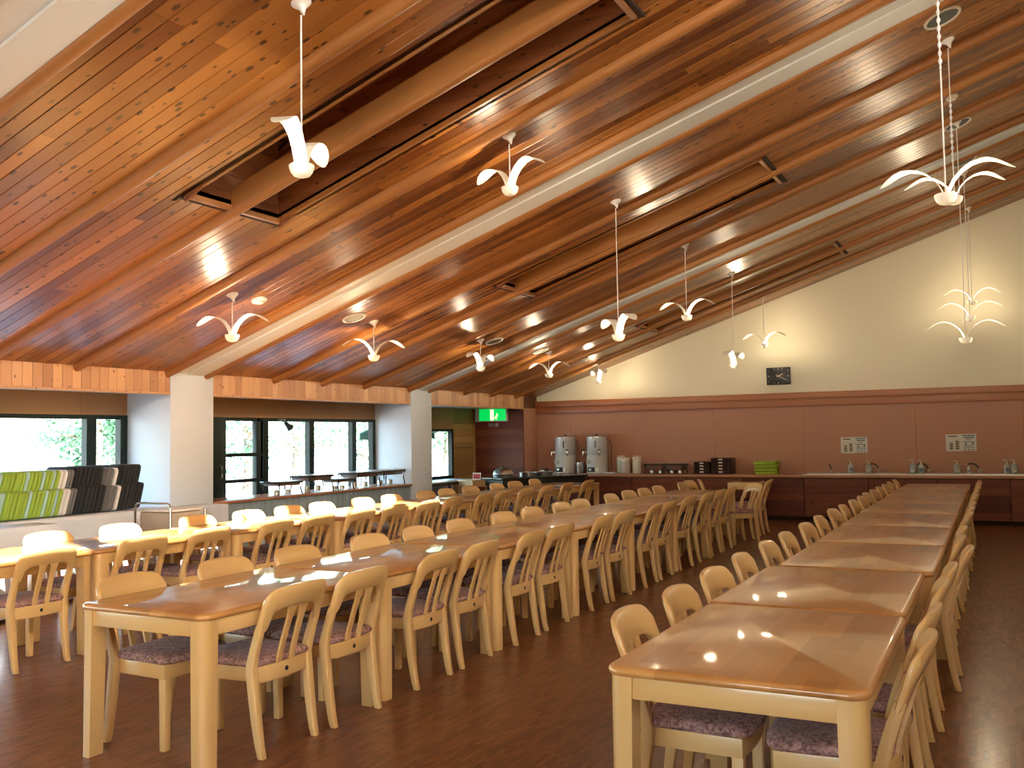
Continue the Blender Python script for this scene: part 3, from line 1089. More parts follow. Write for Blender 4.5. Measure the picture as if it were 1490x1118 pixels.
# spare chairs standing past the far end of the middle row
SP = [(-3.62, 12.55, 0.05, 'nearest spare chair on the window side past the middle row'), (-3.68, 13.05, -0.1, 'second spare chair on the window side past the middle row'),
      (-3.66, 13.62, 0.25, 'last spare chair on the window side past the middle row'), (-3.08, 12.32, PI + 0.75, 'spare chair turned askew at the aisle corner of the middle row'),
      (-3.2, 13.05, PI, 'middle spare chair on the aisle side past the middle row'), (-3.2, 13.62, PI + 0.05, 'last spare chair on the aisle side past the middle row')]
for x, y, rz, lab in SP:
    put_chair(x, y, rz, 'beech ' + lab, 'spare chairs past the middle row')


# ------------------------------------------------------------------ gull pendant lamps
def make_gull(label):
    t = thing('gull_pendant_lamp', label, 'lamp', (0, 0, 0), 0, 'white gull pendant lamps under the sloping ceiling')
    MB().lathe([(0.004, -0.062), (0.02, -0.068), (0.042, -0.06), (0.058, -0.04), (0.066, -0.014), (0.066, -0.004), (0.06, 0.0), (0.05, -0.008), (0.03, -0.03), (0.004, -0.04)], 24, cap=False).obj('bowl', M['bowl'], t, smooth=60)
    for q in (-1, 1):
        # flat ribbon that climbs out of the bowl, arches over and droops to a leaf-shaped tip
        pts = [(0.006, -0.035), (0.018, 0.02), (0.048, 0.08), (0.095, 0.13), (0.15, 0.163), (0.205, 0.175), (0.245, 0.173), (0.285, 0.158), (0.325, 0.135), (0.36, 0.112), (0.385, 0.098)]
        wid = [0.032, 0.034, 0.037, 0.040, 0.046, 0.053, 0.058, 0.058, 0.050, 0.032, 0.010]
        r = []
        for i, ((x, z), w) in enumerate(zip(pts, wid)):
            a, b = pts[max(0, i - 1)], pts[min(len(pts) - 1, i + 1)]
            dx, dz = b[0] - a[0], b[1] - a[1]
            ln = math.hypot(dx, dz)
            nx_, nz_ = -dz / ln * 0.0016, dx / ln * 0.0016
            r.append([(q * (x + nx_), -w, z + nz_), (q * (x + nx_), w, z + nz_), (q * (x - nx_), w, z - nz_), (q * (x - nx_), -w, z - nz_)])
        MB().loft(r).obj('wing', M['wing'], t, smooth=50)
        MB().lathe([(0.001, -0.016), (0.009, -0.012), (0.011, 0.0), (0.008, 0.010), (0.001, 0.014)], 10, (q * 0.040, 0, -0.012)).obj('bulb', M['bulb'], t)
    return t


LAMPS = [  # x, y, bowl z, yaw of the wings, label
    (-3.19, 3.80, 2.885, 1.25, 'white gull lamp hanging nearest over the middle row, seen end-on'),
    (-3.23, 6.26, 3.345, -0.85, 'white gull lamp hung short and high before the nearest white beam'),
    (-3.25, 8.56, 2.42, -1.15, 'white gull lamp on the longest rod over the middle row, wings end-on'),
    (-6.15, 6.36, 2.41, -0.62, 'white gull lamp beside the bright white pillar'),
    (-6.20, 8.61, 2.38, 0.45, 'white gull lamp second from the near end over the window-side row'),
    (-6.20, 11.06, 2.40, 1.1, 'white gull lamp near the second white pillar, wings folded end-on'),
    (-6.22, 13.29, 2.42, -0.6, 'white gull lamp fourth along the window-side row'),
    (-6.30, 15.55, 2.43, -1.25, 'white gull lamp at the far left against the cream wall'),
    (-3.28, 10.96, 2.87, -0.55, 'white gull lamp with spread wings left of the cream wall slope'),
    (-3.29, 13.24, 2.42, 1.25, 'white gull lamp on a long rod, low and left of the wall clock'),
    (-3.33, 15.42, 2.89, -0.5, 'white gull lamp just above the black wall clock'),
    (-0.225, 6.27, 2.885, -0.18, 'largest and nearest white gull lamp, upper right'),
    (-0.244, 8.60, 3.39, 0.06, 'white gull lamp half hidden behind the largest one, upper right'),
    (-0.262, 10.95, 2.41, 0.08, 'lowest of the three gull lamps before the cream wall, right'),
    (-0.258, 13.20, 2.88, 0.06, 'middle of the three gull lamps before the cream wall, right'),
    (-0.262, 15.35, 3.34, 0.05, 'topmost of the three gull lamps before the cream wall, right'),
]
LAMPS += [(-0.25, 3.85, 3.36, 0.1, 'unseen white gull lamp just above the near end of the right-hand row, over the frame'),  # unseen lamps added out of view to light the near end
          (-6.20, 3.85, 2.85, 0.5, 'unseen white gull lamp at the near end of the window-side row, left of the frame'),
          (-3.22, 1.45, 2.40, 0.3, 'unseen white gull lamp beside the viewpoint, over the near floor'),
          (-0.25, 1.45, 2.85, 0.9, 'unseen white gull lamp above the viewpoint'),
          (2.30, 6.27, 3.4, 0.4, 'unseen white gull lamp right of the frame, near the high wall'),
          (2.30, 1.45, 3.0, 0.2, 'unseen white gull lamp behind the viewpoint by the high wall'),
          (-3.22, -0.9, 2.85, 0.6, 'unseen white gull lamp behind the viewpoint by the near wall')]
VIEW0 = math.radians(27.36)
lamp_root = None
rod_m = {}
for i, (x, y, z, yaw, lab) in enumerate(LAMPS):
    if i == 0:
        lamp_root = make_gull(lab)
        t = lamp_root
        t.location = (x, y, z)
        kids = list(t.children)
    else:
        t = dup(lamp_root, (x, y, z), 0, lab)
        for ch in list(t.children):
            if ch.name.split('.')[0] in ('rod', 'canopy'):
                bpy.data.objects.remove(ch, do_unlink=True)
    # yaw is measured from the direction square to the line of sight
    sight = math.atan2(-x, y)
    t.rotation_euler = (0, 0, sight + yaw)
    top = zc(x) - z
    MB().lathe([(0.0052, -0.045), (0.0052, top - 0.07)], 10).obj('rod', M['lampwhite'], t)
    if i in (11, 12):  # beads shaped to imitate the sparkle where two rods overlap
        za, zb = (0.79, top - 0.08) if i == 11 else (0.29, 0.83)
        cord = []
        for k in range(int((zb - za) / 0.008) + 1):
            z_ = za + 0.008 * k
            cord.append((0.0085 + 0.0045 * math.cos(2 * PI * z_ / 0.052), z_))
        MB().lathe(cord, 8).obj('sparkle_beads', M['sparklewhite'], t, smooth=80)
    cn = MB().lathe([(0.055, 0.004), (0.054, -0.006), (0.040, -0.018), (0.020, -0.036), (0.013, -0.055), (0.011, -0.062)], 20)
    cn.tube([(0, 0, -0.06), (0, 0, -0.075)], 0.007, 8)
    co = cn.obj('canopy', M['lampwhite'], t, (0, 0, top), smooth=50)
    co.rotation_euler = (Matrix.Rotation(-(sight + yaw), 3, 'Z') @ Matrix.Rotation(-ANG * 0.8, 3, 'Y')).to_euler()
    for q in (-1, 1):
        ld = bpy.data.lights.new('gull_bulb_light', 'POINT')
        ld.energy = LAMP_W
        ld.color = LAMP_C
        ld.shadow_soft_size = 0.012
        lo = bpy.data.objects.new('gull_bulb_light', ld)
        COL.objects.link(lo)
        a = sight + yaw
        lo.location = (x + math.cos(a) * q * 0.044, y + math.sin(a) * q * 0.044, z + 0.014)


# ------------------------------------------------------------------ ceiling speakers and detectors
def ceiling_disc(x, y, r, label, cat, kind):
    t = thing('ceiling_speaker' if kind != 'det' else 'smoke_detector', label, cat, (x, y, zc(x)), 0, 'round ceiling speakers' if kind != 'det' else 'ceiling detectors')
    t.rotation_euler = (0, -ANG, 0)
    if kind == 'det':
        MB().lathe([(r, 0.0), (r, -0.012), (r * 0.92, -0.02), (r * 0.6, -0.028)], 22).obj('base', M['ivory'], t, smooth=40)
        MB().lathe([(r * 0.45, -0.026), (r * 0.4, -0.042), (r * 0.1, -0.046)], 18).obj('sensor_cap', M['ivory'], t, smooth=40)
    else:
        MB().lathe([(r, 0.0), (r, -0.012), (r * 0.95, -0.018), (r * 0.86, -0.014), (r * 0.85, 0.0)], 32, cap=False).obj('rim', M['ivory'], t, smooth=40)
        MB().lathe([(r * 0.86, -0.004), (r * 0.5, -0.011), (0.002, -0.013)], 28).obj('grille', M['mesh'] if kind == 'dark' else M['mesh_light'], t, smooth=40)
    return t


ceiling_disc(-0.262, 8.08, 0.145, 'large round ceiling speaker with dark mesh, top right', 'speaker', 'dark')
ceiling_disc(-0.254, 11.03, 0.145, 'round dark ceiling speaker second from the near end, right side', 'speaker', 'dark')
ceiling_disc(-0.235, 12.65, 0.145, 'round dark ceiling speaker farthest back on the right side', 'speaker', 'dark')
ceiling_disc(-6.183, 8.22, 0.13, 'round pale-mesh ceiling speaker left of the second window-side gull lamp', 'speaker', 'pale')
ceiling_disc(-6.165, 11.40, 0.13, 'round ceiling speaker beside the lamp by the second pillar', 'speaker', 'pale')
ceiling_disc(-6.20, 12.95, 0.13, 'round ceiling speaker past the second white beam, window side', 'speaker', 'pale')
ceiling_disc(-6.157, 6.72, 0.075, 'white round detector on the ceiling beside the white pillar lamp', 'detector', 'det')
ceiling_disc(-0.271, 10.08, 0.06, 'small white domed detector between the right-hand lamp rods', 'detector', 'det')
ceiling_disc(-6.216, 14.75, 0.06, 'small white detector on the ceiling near the cream wall', 'detector', 'det')

# ------------------------------------------------------------------ end counter
WT = 0.745
tag(MB().box(XF + 0.002, XR - 0.01, 15.72, YB - 0.015, WT - 0.05, WT).obj('worktop', M['worktop'], bevel=0.006),
    'long brown wooden worktop along the end wall', 'worktop')
xe = [XF + 0.01, -6.86, -5.80, -4.80, -3.83, -2.84, -1.85, -0.86, 0.13, 1.12, 2.11, XR - 0.02]
for i, (a, b) in enumerate(zip(xe[:-1], xe[1:])):
    where = ['left end, behind the black buffet table', 'under the white air pots', 'under the small steel warmer', 'under the stacked black trays', 'under the green trays', 'under the left notices',
             'left of the right-hand table row', 'behind the far end of the right-hand row', 'right of the right-hand row', 'beyond the right edge, nearer', 'at the far right corner'][i]
    cb = thing('counter_cabinet', 'dark boarded counter cabinet, ' + where, 'cabinet', (a, 15.77, 0), 0, 'dark boarded cabinets under the worktop')
    w = b - a
    MB().box(0.004, w - 0.004, 0.02, 0.50, 0.06, WT - 0.052).obj('carcass', M['backing'], cb, smooth=0)
    MB().box(0.004, w - 0.004, 0.06, 0.10, 0.0, 0.06).obj('plinth', M['backing'], cb, smooth=0)
    for k in range(5):
        MB().box(0.004, w - 0.004, 0.0, 0.02, 0.065 + k * 0.125, 0.065 + k * 0.125 + 0.122).obj('front_board', M['darkwood'], cb, bevel=0.002, seg=1, smooth=0)

# stainless sink trough set in the worktop
sk = thing('sink', 'long stainless sink trough set in the brown worktop below the notices', 'sink', (-2.85, 15.74, WT))
MB().box(0, 5.95, 0.0, 0.03, -0.012, 0.012).obj('front_rim', M['steel'], sk, bevel=0.003)
MB().box(0, 5.95, 0.34, 0.48, 0.0, 0.012).obj('back_rim', M['steel'], sk, bevel=0.003)
MB().box(0, 0.03, 0.03, 0.34, 0.0, 0.012).obj('end_rim', M['steel'], sk, bevel=0.003)
MB().box(5.92, 5.95, 0.03, 0.34, 0.0, 0.012).obj('end_rim', M['steel'], sk, bevel=0.003)
MB().box(0.03, 5.92, 0.03, 0.34, 0.001, 0.004).obj('basin', M['steel'], sk, smooth=0)


# taps
def tap(x, label, lever=False):
    t = thing('tap', label, 'tap', (x, 16.14, WT + 0.012), 0, 'chrome taps along the sink')
    MB().lathe([(0.022, 0.0), (0.022, 0.008), (0.014, 0.012), (0.013, 0.075), (0.016, 0.08)], 14).obj('stem', M['chrome'], t, smooth=40)
    if lever:
        MB().tube([(0, 0, 0.06), (0.02, -0.06, 0.07), (0.03, -0.12, 0.05)], 0.011).obj('spout', M['chrome'], t)
        MB().tube([(0, 0, 0.08), (-0.02, 0, 0.12), (-0.03, -0.01, 0.145)], 0.009).obj('lever', M['black'], t)
    else:
        MB().tube([(0, 0, 0.07), (-0.02, 0, 0.12), (-0.06, -0.01, 0.148), (-0.12, -0.03, 0.152), (-0.15, -0.05, 0.14)], 0.010).obj('spout', M['black'], t)
        MB().tube([(0.015, 0, 0.045), (0.06, 0, 0.05)], 0.013).obj('handle', M['chrome'], t)


tap(-2.46, 'chrome lever tap at the left end of the sink', True)
tap(-1.73, 'chrome swan-neck tap right of the bottle under the left notices')
tap(-1.00, 'chrome tap right of the pair of soap bottles')
tap(-0.285, 'chrome swan-neck tap under the right notices')


def pump_bottle(x, h, r, label, mat, y=16.1, cap=True):
    t = thing('soap_bottle', label, 'bottle', (x, y, WT + 0.012), random.uniform(-0.4, 0.4), 'pump bottles along the sink')
    MB().lathe([(r * 0.9, 0.0), (r, 0.01), (r, h * 0.52), (r * 0.85, h * 0.62), (r * 0.34, h * 0.70), (r * 0.32, h * 0.74)], 18).obj('bottle_body', mat, t, smooth=50)
    MB().lathe([(r * 0.38, h * 0.73), (r * 0.38, h * 0.79), (r * 0.12, h * 0.80), (r * 0.12, h * 0.93)], 12).tube([(0.0, 0, h * 0.94), (-0.02, 0, h * 0.965), (-0.05, 0, h * 0.95)], 0.007, 6).obj('pump', M['ivory'], t, smooth=40)
    MB().box(-r * 0.55, r * 0.55, -r - 0.001, -r * 0.6, h * 0.14, h * 0.42).obj('label', M['paper'] if mat is M['soapblue'] else M['inkblue'], t, smooth=0)
    MB().box(-r * 0.4, r * 0.4, -r - 0.002, -r * 0.6, h * 0.30, h * 0.36).obj('print', M['ink'], t, smooth=0)


pump_bottle(-2.152, 0.215, 0.046, 'pale pump soap bottle under the left edge of the left notices', M['soap'])
pump_bottle(-1.872, 0.205, 0.050, 'grey pump bottle left of the swan-neck tap, under the left notices', M['soapblue'])
pump_bottle(-1.215, 0.22, 0.052, 'greyer pump bottle of the pair beside the middle tap', M['soapblue'])
pump_bottle(-1.095, 0.215, 0.046, 'pale pump bottle of the pair beside the middle tap', M['soap'])
pump_bottle(-0.585, 0.205, 0.050, 'grey pump bottle under the right notices', M['soapblue'])
pump_bottle(-0.425, 0.15, 0.026, 'thin white pump bottle beside the right swan-neck tap', M['ivory'])
pump_bottle(0.100, 0.215, 0.040, 'slim pale pump bottle of the pair at the right edge', M['soap'])
pump_bottle(0.200, 0.215, 0.050, 'wide grey pump bottle of the pair at the right edge', M['soapblue'])


# two hot water boilers
def boiler(x, label):
    t = thing('water_boiler', label, 'boiler', (x, 16.02, WT), 0, 'white water boilers on the worktop')
    MB().lathe([(0.175, 0.0), (0.19, 0.008), (0.19, 0.33), (0.187, 0.335), (0.19, 0.34), (0.19, 0.655)], 36).obj('tank', M['enamel'], t, smooth=40)
    MB().lathe([(0.194, 0.65), (0.196, 0.668), (0.19, 0.68), (0.10, 0.692), (0.02, 0.695)], 36).obj('lid', M['steel'], t, smooth=40)
    MB().lathe([(0.012, 0.69), (0.022, 0.705), (0.02, 0.718), (0.004, 0.722)], 12).obj('lid_knob', M['black'], t, smooth=40)
    MB().box(-0.11, 0.03, -0.205, -0.17, 0.03, 0.115).obj('control_panel', M['black'], t, bevel=0.004)
    MB().lathe([(0.022, 0.0), (0.022, -0.012), (0.002, -0.014)], 14, (-0.055, -0.205, 0.072), 'y').obj('dial', M['steel'], t)
    MB().box(0.032, 0.085, -0.202, -0.16, 0.035, 0.11).obj('switch_plate', M['ivory'], t, bevel=0.003)
    MB().box(-0.135, -0.01, -0.196, -0.16, 0.17, 0.26).obj('data_label', M['paper'], t, smooth=0)
    for k in range(4):
        MB().box(-0.125, -0.02 - 0.02 * (k % 2), -0.198, -0.16, 0.18 + 0.02 * k, 0.188 + 0.02 * k).obj('print', M['ink'], t, smooth=0)
    MB().box(0.035, 0.05, -0.196, -0.16, 0.47, 0.60).obj('level_gauge', M['black'], t, bevel=0.003)
    for (ax, ay) in ((-0.19, -0.06), (0.10, -0.165)):
        d = Vector((ax, ay, 0)).normalized()
        k = MB().tube([(ax, ay, 0.375), (ax + d.x * 0.06, ay + d.y * 0.06, 0.375)], 0.012)
        k.tube([(ax + d.x * 0.055, ay + d.y * 0.055, 0.39), (ax + d.x * 0.06, ay + d.y * 0.06, 0.34), (ax + d.x * 0.075, ay + d.y * 0.075, 0.32)], 0.013)
        k.tube([(ax + d.x * 0.05, ay + d.y * 0.05, 0.375), (ax + d.x * 0.05, ay + d.y * 0.05, 0.42)], 0.007)
        k.obj('tap_spout', M['chrome'], t, smooth=50)
        MB().lathe([(0.014, 0.415), (0.018, 0.425), (0.012, 0.44)], 10, (ax + d.x * 0.05, ay + d.y * 0.05, 0)).obj('tap_knob', M['black'], t)
    for q in (-1, 1):
        MB().box(q * 0.19 - 0.05, q * 0.19 + 0.05, -0.02, 0.02, 0.385, 0.40).obj('side_handle', M['steel'], t, bevel=0.004)
    MB().tube([(0.185, 0.02, 0.62), (0.24, 0.02, 0.60), (0.27, 0.04, 0.50), (0.262, 0.05, 0.36), (0.255, 0.06, 0.06)], 0.006).obj('cord', M['black'], t)


boiler(-7.19, 'white water boiler nearer the corner, left of the pair')
boiler(-6.555, 'white water boiler right of the pair, beside the air pots')
t = thing('water_pot', 'small steel pot standing between the two white boilers', 'pot', (-6.875, 15.98, WT))
MB().lathe([(0.07, 0.0), (0.075, 0.006), (0.078, 0.2), (0.082, 0.204), (0.074, 0.204), (0.07, 0.02), (0.01, 0.016)], 22, cap=False).obj('pot_body', M['steel'], t, smooth=40)
MB().tube([(-0.078, 0, 0.17), (-0.12, 0, 0.165), (-0.12, 0, 0.07), (-0.078, 0, 0.06)], 0.007).obj('pot_handle', M['steel'], t)
t = thing('caddy', 'small dark box caddy at the left end of the worktop', 'box', (-7.62, 15.98, WT))
MB().box(-0.07, 0.07, -0.06, 0.06, 0.0, 0.085).obj('box_body', M['black'], t, bevel=0.005)
MB().box(-0.05, 0.03, -0.063, -0.05, 0.02, 0.055).obj('box_label', M['ivory'], t, smooth=0)
for x, lab in ((-7.45, 'folded white cloth left of the white boilers'), (-6.26, 'folded white cloth right of the white boilers')):
    t = thing('folded_cloth', lab, 'cloth', (x, 15.9, WT), 0.1)
    MB().prism(rrect(-0.10, 0.10, -0.07, 0.07, 0.02, 3), 0.0, 0.012).obj('lower_fold', M['cloth'], t, bevel=0.003)
    MB().prism(rrect(-0.095, 0.09, -0.065, 0.068, 0.02, 3), 0.012, 0.024).obj('upper_fold', M['cloth'], t, bevel=0.003)


def air_pot(x, y, h, label, mat):
    t = thing('air_pot', label, 'flask', (x, y, WT), random.uniform(-0.5, 0.5), 'air pots on the worktop')
    MB().lathe([(0.078, 0.0), (0.082, 0.006), (0.082, h * 0.78), (0.078, h * 0.82)], 26).obj('flask_body', mat, t, smooth=40)
    MB().lathe([(0.08, h * 0.80), (0.083, h * 0.83), (0.082, h * 0.93), (0.07, h * 0.985), (0.02, h)], 26).obj('pump_lid', M['ivory'], t, smooth=40)
    MB().tube([(0, -0.07, h * 0.86), (0, -0.115, h * 0.86), (0, -0.125, h * 0.80)], 0.014).obj('spout', M['ivory'], t)
    MB().tube([(0.075, 0, h * 0.9), (0.06, 0.05, h * 1.03), (-0.06, 0.05, h * 1.03), (-0.075, 0, h * 0.9)], 0.007).obj('carry_handle', M['ivory'], t)


M['pot_green'] = plain('air_pot_green', (0.50, 0.55, 0.42), 0.4)
M['pot_pink'] = plain('air_pot_pink', (0.56, 0.50, 0.50), 0.4)
air_pot(-6.12, 16.12, 0.30, 'pale green air pot, left of the three', M['pot_green'])
air_pot(-5.985, 15.97, 0.27, 'pinkish air pot, shorter middle one of the three', M['pot_pink'])
air_pot(-5.80, 16.05, 0.30, 'cream air pot, right of the three', M['ivory'])


# chafing dishes on frames
def chafer(name, x, y, z, rz, w, d, h, label, group, lid=False, deep=0.60):
    t = thing(name, label, 'food warmer', (x, y, z), rz, group)
    for sx in (-1, 1):
        for sy in (-1, 1):
            MB().tube([(sx * (w / 2 - 0.01), sy * (d / 2 - 0.01), 0.0), (sx * (w / 2 - 0.03), sy * (d / 2 - 0.02), h * 0.45), (sx * (w / 2 - 0.01), sy * (d / 2 - 0.01), h * 0.8)], 0.009).obj('leg', M['black'], t)
    k = MB()
    for sx in (-1, 1):
        k.tube([(sx * w / 2, -d / 2, h * 0.8), (sx * w / 2, d / 2, h * 0.8)], 0.008)
    for sy in (-1, 1):
        k.tube([(-w / 2, sy * d / 2, h * 0.8), (w / 2, sy * d / 2, h * 0.8)], 0.008)
    k.obj('frame', M['black'], t)
    MB().loft([[(sx * w * 0.42, sy * d * 0.40, h * deep) for sx, sy in ((-1, -1), (1, -1), (1, 1), (-1, 1))], [(sx * w * 0.475, sy * d * 0.46, h * 0.84) for sx, sy in ((-1, -1), (1, -1), (1, 1), (-1, 1))],
               [(sx * w * 0.52, sy * d * 0.52, h * 0.86) for sx, sy in ((-1, -1), (1, -1), (1, 1), (-1, 1))], [(sx * w * 0.52, sy * d * 0.52, h * 0.90) for sx, sy in ((-1, -1), (1, -1), (1, 1), (-1, 1))]]).obj('water_pan', M['steel'], t, bevel=0.006)
    if lid:
        MB().loft([[(sx * w * 0.50, sy * d * 0.50, h * 0.90) for sx, sy in ((-1, -1), (1, -1), (1, 1), (-1, 1))], [(sx * w * 0.44, sy * d * 0.42, h * 1.1) for sx, sy in ((-1, -1), (1, -1), (1, 1), (-1, 1))],
                   [(sx * w * 0.30, sy * d * 0.28, h * 1.2) for sx, sy in ((-1, -1), (1, -1), (1, 1), (-1, 1))]]).obj('lid', M['steel'], t, bevel=0.012)
    for sx in (-1, 1):
        MB().lathe([(0.035, 0.0), (0.04, 0.004), (0.04, h * 0.26), (0.02, h * 0.3)], 14, (sx * w * 0.22, 0, h * 0.02)).obj('burner', M['steel'], t, smooth=40)
    for sx in (-1, 1):
        MB().tube([(sx * w * 0.52, -0.05, h * 0.88), (sx * (w * 0.52 + 0.04), -0.05, h * 0.9), (sx * (w * 0.52 + 0.04), 0.05, h * 0.9), (sx * w * 0.52, 0.05, h * 0.88)], 0.006).obj('grip', M['chrome'], t)
    return t


G = 'steel food warmers on the blue counter'
chafer('chafing_dish', -8.1, 9.25, 0.755, PI / 2, 0.46, 0.30, 0.19, 'low steel food warmer nearest the garden door, blue counter', G)
chafer('chafing_dish', -8.12, 9.86, 0.755, PI / 2, 0.52, 0.34, 0.25, 'tall steel food warmer second on the blue counter', G)
chafer('chafing_dish', -8.08, 10.36, 0.755, PI / 2, 0.36, 0.30, 0.17, 'low dark food warmer in the middle of the blue counter', G)
chafer('chafing_dish', -8.1, 10.88, 0.755, PI / 2, 0.56, 0.36, 0.25, 'large steel food warmer third of the tall ones, blue counter', G)
chafer('chafing_dish', -8.1, 11.50, 0.755, PI / 2, 0.56, 0.36, 0.255, 'steel food warmer next to the second pillar, blue counter', G)
chafer('chafing_dish', -5.42, 16.02, WT, 0, 0.36, 0.34, 0.20, 'steel food warmer on the worktop, left of the joined pair', 'steel warmers on the worktop', deep=0.36)
chafer('chafing_dish', -5.06, 16.02, WT, 0, 0.34, 0.34, 0.20, 'steel food warmer on the worktop, right of the joined pair', 'steel warmers on the worktop', deep=0.36)


# stacked trays
def tray(x, y, z, w, d, h, mat, label, group, rz=0.0):
    t = thing('serving_tray', label, 'tray', (x, y, z), rz, group)
    r = 0.02
    o_ = rrect(-w / 2, w / 2, -d / 2, d / 2, r, 3)
    MB().loft([[(px, py, 0.0) for px, py in inset(o_, 0.014)], [(px, py, h) for px, py in o_], [(px, py, h) for px, py in inset(o_, 0.010)], [(px, py, 0.006) for px, py in inset(o_, 0.022)]]).obj('tray_body', mat, t, smooth=40)
    MB().box(-0.035, 0.035, -d / 2 - 0.004, -d / 2 + 0.012, h * 0.45, h * 0.85).obj('hand_grip', M['ivory'] if mat is M['tray'] else mat, t, bevel=0.003)


for k in range(4):
    tray(-4.54, 15.98, WT + k * 0.051, 0.29, 0.36, 0.056, M['tray'], 'dark brown serving tray, %s from the bottom of the lower dark stack' % ORD[k], 'dark trays, lower stack')
for k in range(5):
    tray(-4.21, 15.98, WT + k * 0.053, 0.35, 0.38, 0.058, M['tray'], 'dark brown serving tray, %s from the bottom of the taller dark stack' % ORD[k], 'dark trays, taller stack')
for k in range(4):
    tray(-3.47, 15.98, WT + k * 0.056, 0.375 + 0.012 * (k % 2), 0.34, 0.044, M['lime'], 'lime green tray, %s from the bottom of the green stack' % ORD[k], 'lime green trays', rz=0.14 - 0.06 * k)


# notices, clock
def notice(x, z, w, h, label, blue):
    t = thing('notice_sheet', label, 'notice', (x, YB - 0.0125, z), 0, 'printed notices over the sink')
    MB().box(0, w, -0.0015, 0, 0, h).obj('paper_sheet', M['paper'], t, smooth=0)

    def bar(a, b, c, d, m):
        MB().box(a * w, b * w, -0.0024, -0.001, c * h, d * h).obj('printed_block', M[m], t, smooth=0)
    if blue:
        bar(0.08, 0.92, 0.86, 0.95, 'inkblue')
        bar(0.16, 0.84, 0.75, 0.81, 'ink')
        for k in range(3):
            bar(0.3, 0.7 - 0.06 * k, 0.68 - 0.03 * k, 0.695 - 0.03 * k, 'ink')
        bar(0.1, 0.9, 0.50, 0.56, 'inkblue')
        bar(0.22, 0.36, 0.36, 0.46, 'inkbrown')
        bar(0.70, 0.84, 0.38, 0.47, 'ink')
        for k in range(4):
            bar(0.14, 0.88 - 0.05 * (k % 2), 0.32 - 0.05 * k, 0.345 - 0.05 * k, 'inkblue')
        for k in range(3):
            bar(0.18 + 0.25 * k, 0.32 + 0.25 * k, 0.05, 0.10, 'ink')
    else:
        bar(0.18, 0.72, 0.85, 0.91, 'ink')
        for k in range(3):
            bar(0.24, 0.46, 0.11 + 0.13 * k, 0.22 + 0.13 * k, 'inkbrown')
        for k in range(4):
            bar(0.62, 0.84, 0.11 + 0.13 * k, 0.22 + 0.13 * k, 'inkbrown')
        bar(0.2, 0.5, 0.52, 0.535, 'ink')


notice(-2.318, 1.075, 0.215, 0.265, 'white notice with a two-column chart, left pair over the sink', False)
notice(-2.103, 1.082, 0.20, 0.262, 'white notice with blue heading, left pair over the sink', True)
notice(-0.738, 1.097, 0.225, 0.268, 'white notice with a two-column chart, right pair over the sink', False)
notice(-0.513, 1.104, 0.21, 0.265, 'white notice with blue heading, right pair over the sink', True)

ck = thing('wall_clock', 'black rectangular wall clock with pale hands on the cream wall', 'clock', (-3.29, YB - 0.015, 2.40))
MB().box(-0.20, 0.20, -0.035, 0, -0.148, 0.148).obj('case', M['black'], ck, bevel=0.006)
for k in range(12):
    a = 2 * PI * k / 12
    sx, sz = math.sin(a), math.cos(a)
    m_ = min(0.165 / max(abs(sx), 1e-6), 0.118 / max(abs(sz), 1e-6))
    m_ = min(m_, 0.19)
    ln = 0.012 if k % 3 else 0.014
    w = 0.0035 if k % 3 else 0.008
    cx, cz = sx * m_, sz * m_
    pts = []
    for u, v in ((-ln, -w), (ln, -w), (ln, w), (-ln, w)):
        pts.append((cx + sx * u + sz * v, cz + sz * u - sx * v))
    MB().add([(x, -0.0372, z) for x, z in pts] + [(x, -0.035, z) for x, z in pts], [(0, 1, 2, 3), (7, 6, 5, 4), (0, 4, 5, 1), (1, 5, 6, 2), (2, 6, 7, 3), (3, 7, 4, 0)]).obj('hour_mark', M['dial'], ck, smooth=0)
for a, ln, w, tail in ((math.radians(67), 0.085, 0.006, 0.03), (math.radians(118), 0.155, 0.0045, 0.045)):
    sx, sz = math.sin(a), math.cos(a)
    pts = []
    for u, v in ((-tail, -w), (ln, -w * 0.7), (ln, w * 0.7), (-tail, w)):
        pts.append((sx * u + sz * v, sz * u - sx * v))
    MB().add([(x, -0.041, z) for x, z in pts] + [(x, -0.0385, z) for x, z in pts], [(0, 1, 2, 3), (7, 6, 5, 4), (0, 4, 5, 1), (1, 5, 6, 2), (2, 6, 7, 3), (3, 7, 4, 0)]).obj('clock_hand', M['gold'], ck, smooth=0)

# ------------------------------------------------------------------ exit sign and extinguisher plate on the dark boards
ex = thing('exit_sign', 'glowing green emergency exit sign on the dark boarded wall', 'sign', (-8.90, 15.70, 1.735))
MB().box(0.0, 0.68, -0.07, -0.001, 0.0, 0.25).obj('housing', M['ivory'], ex, bevel=0.006)
MB().box(0.095, 0.665, -0.074, -0.07, 0.015, 0.235).obj('green_panel', M['exitgreen'], ex, smooth=0)
MB().box(0.335, 0.41, -0.0765, -0.074, 0.02, 0.225).obj('white_doorway', M['exitwhite'], ex, smooth=0)
fig = MB()
fig.lathe([(0.014, -0.0785), (0.014, -0.074)], 12, (0.485, 0, 0.14), 'y')
fig.tube([(0.475, -0.076, 0.125), (0.462, -0.076, 0.09), (0.445, -0.076, 0.085)], 0.010, 6)
fig.tube([(0.462, -0.076, 0.09), (0.475, -0.076, 0.06), (0.462, -0.076, 0.03)], 0.008, 6)
fig.tube([(0.462, -0.076, 0.09), (0.438, -0.076, 0.06), (0.425, -0.076, 0.055)], 0.008, 6)
fig.tube([(0.475, -0.076, 0.12), (0.505, -0.076, 0.10)], 0.006, 6)
fig.obj('running_figure', M['exitwhite'], ex)
pl = thing('extinguisher_plate', 'small red-framed fire extinguisher plate below the green exit sign', 'sign', (-8.66, 15.70, 1.615))
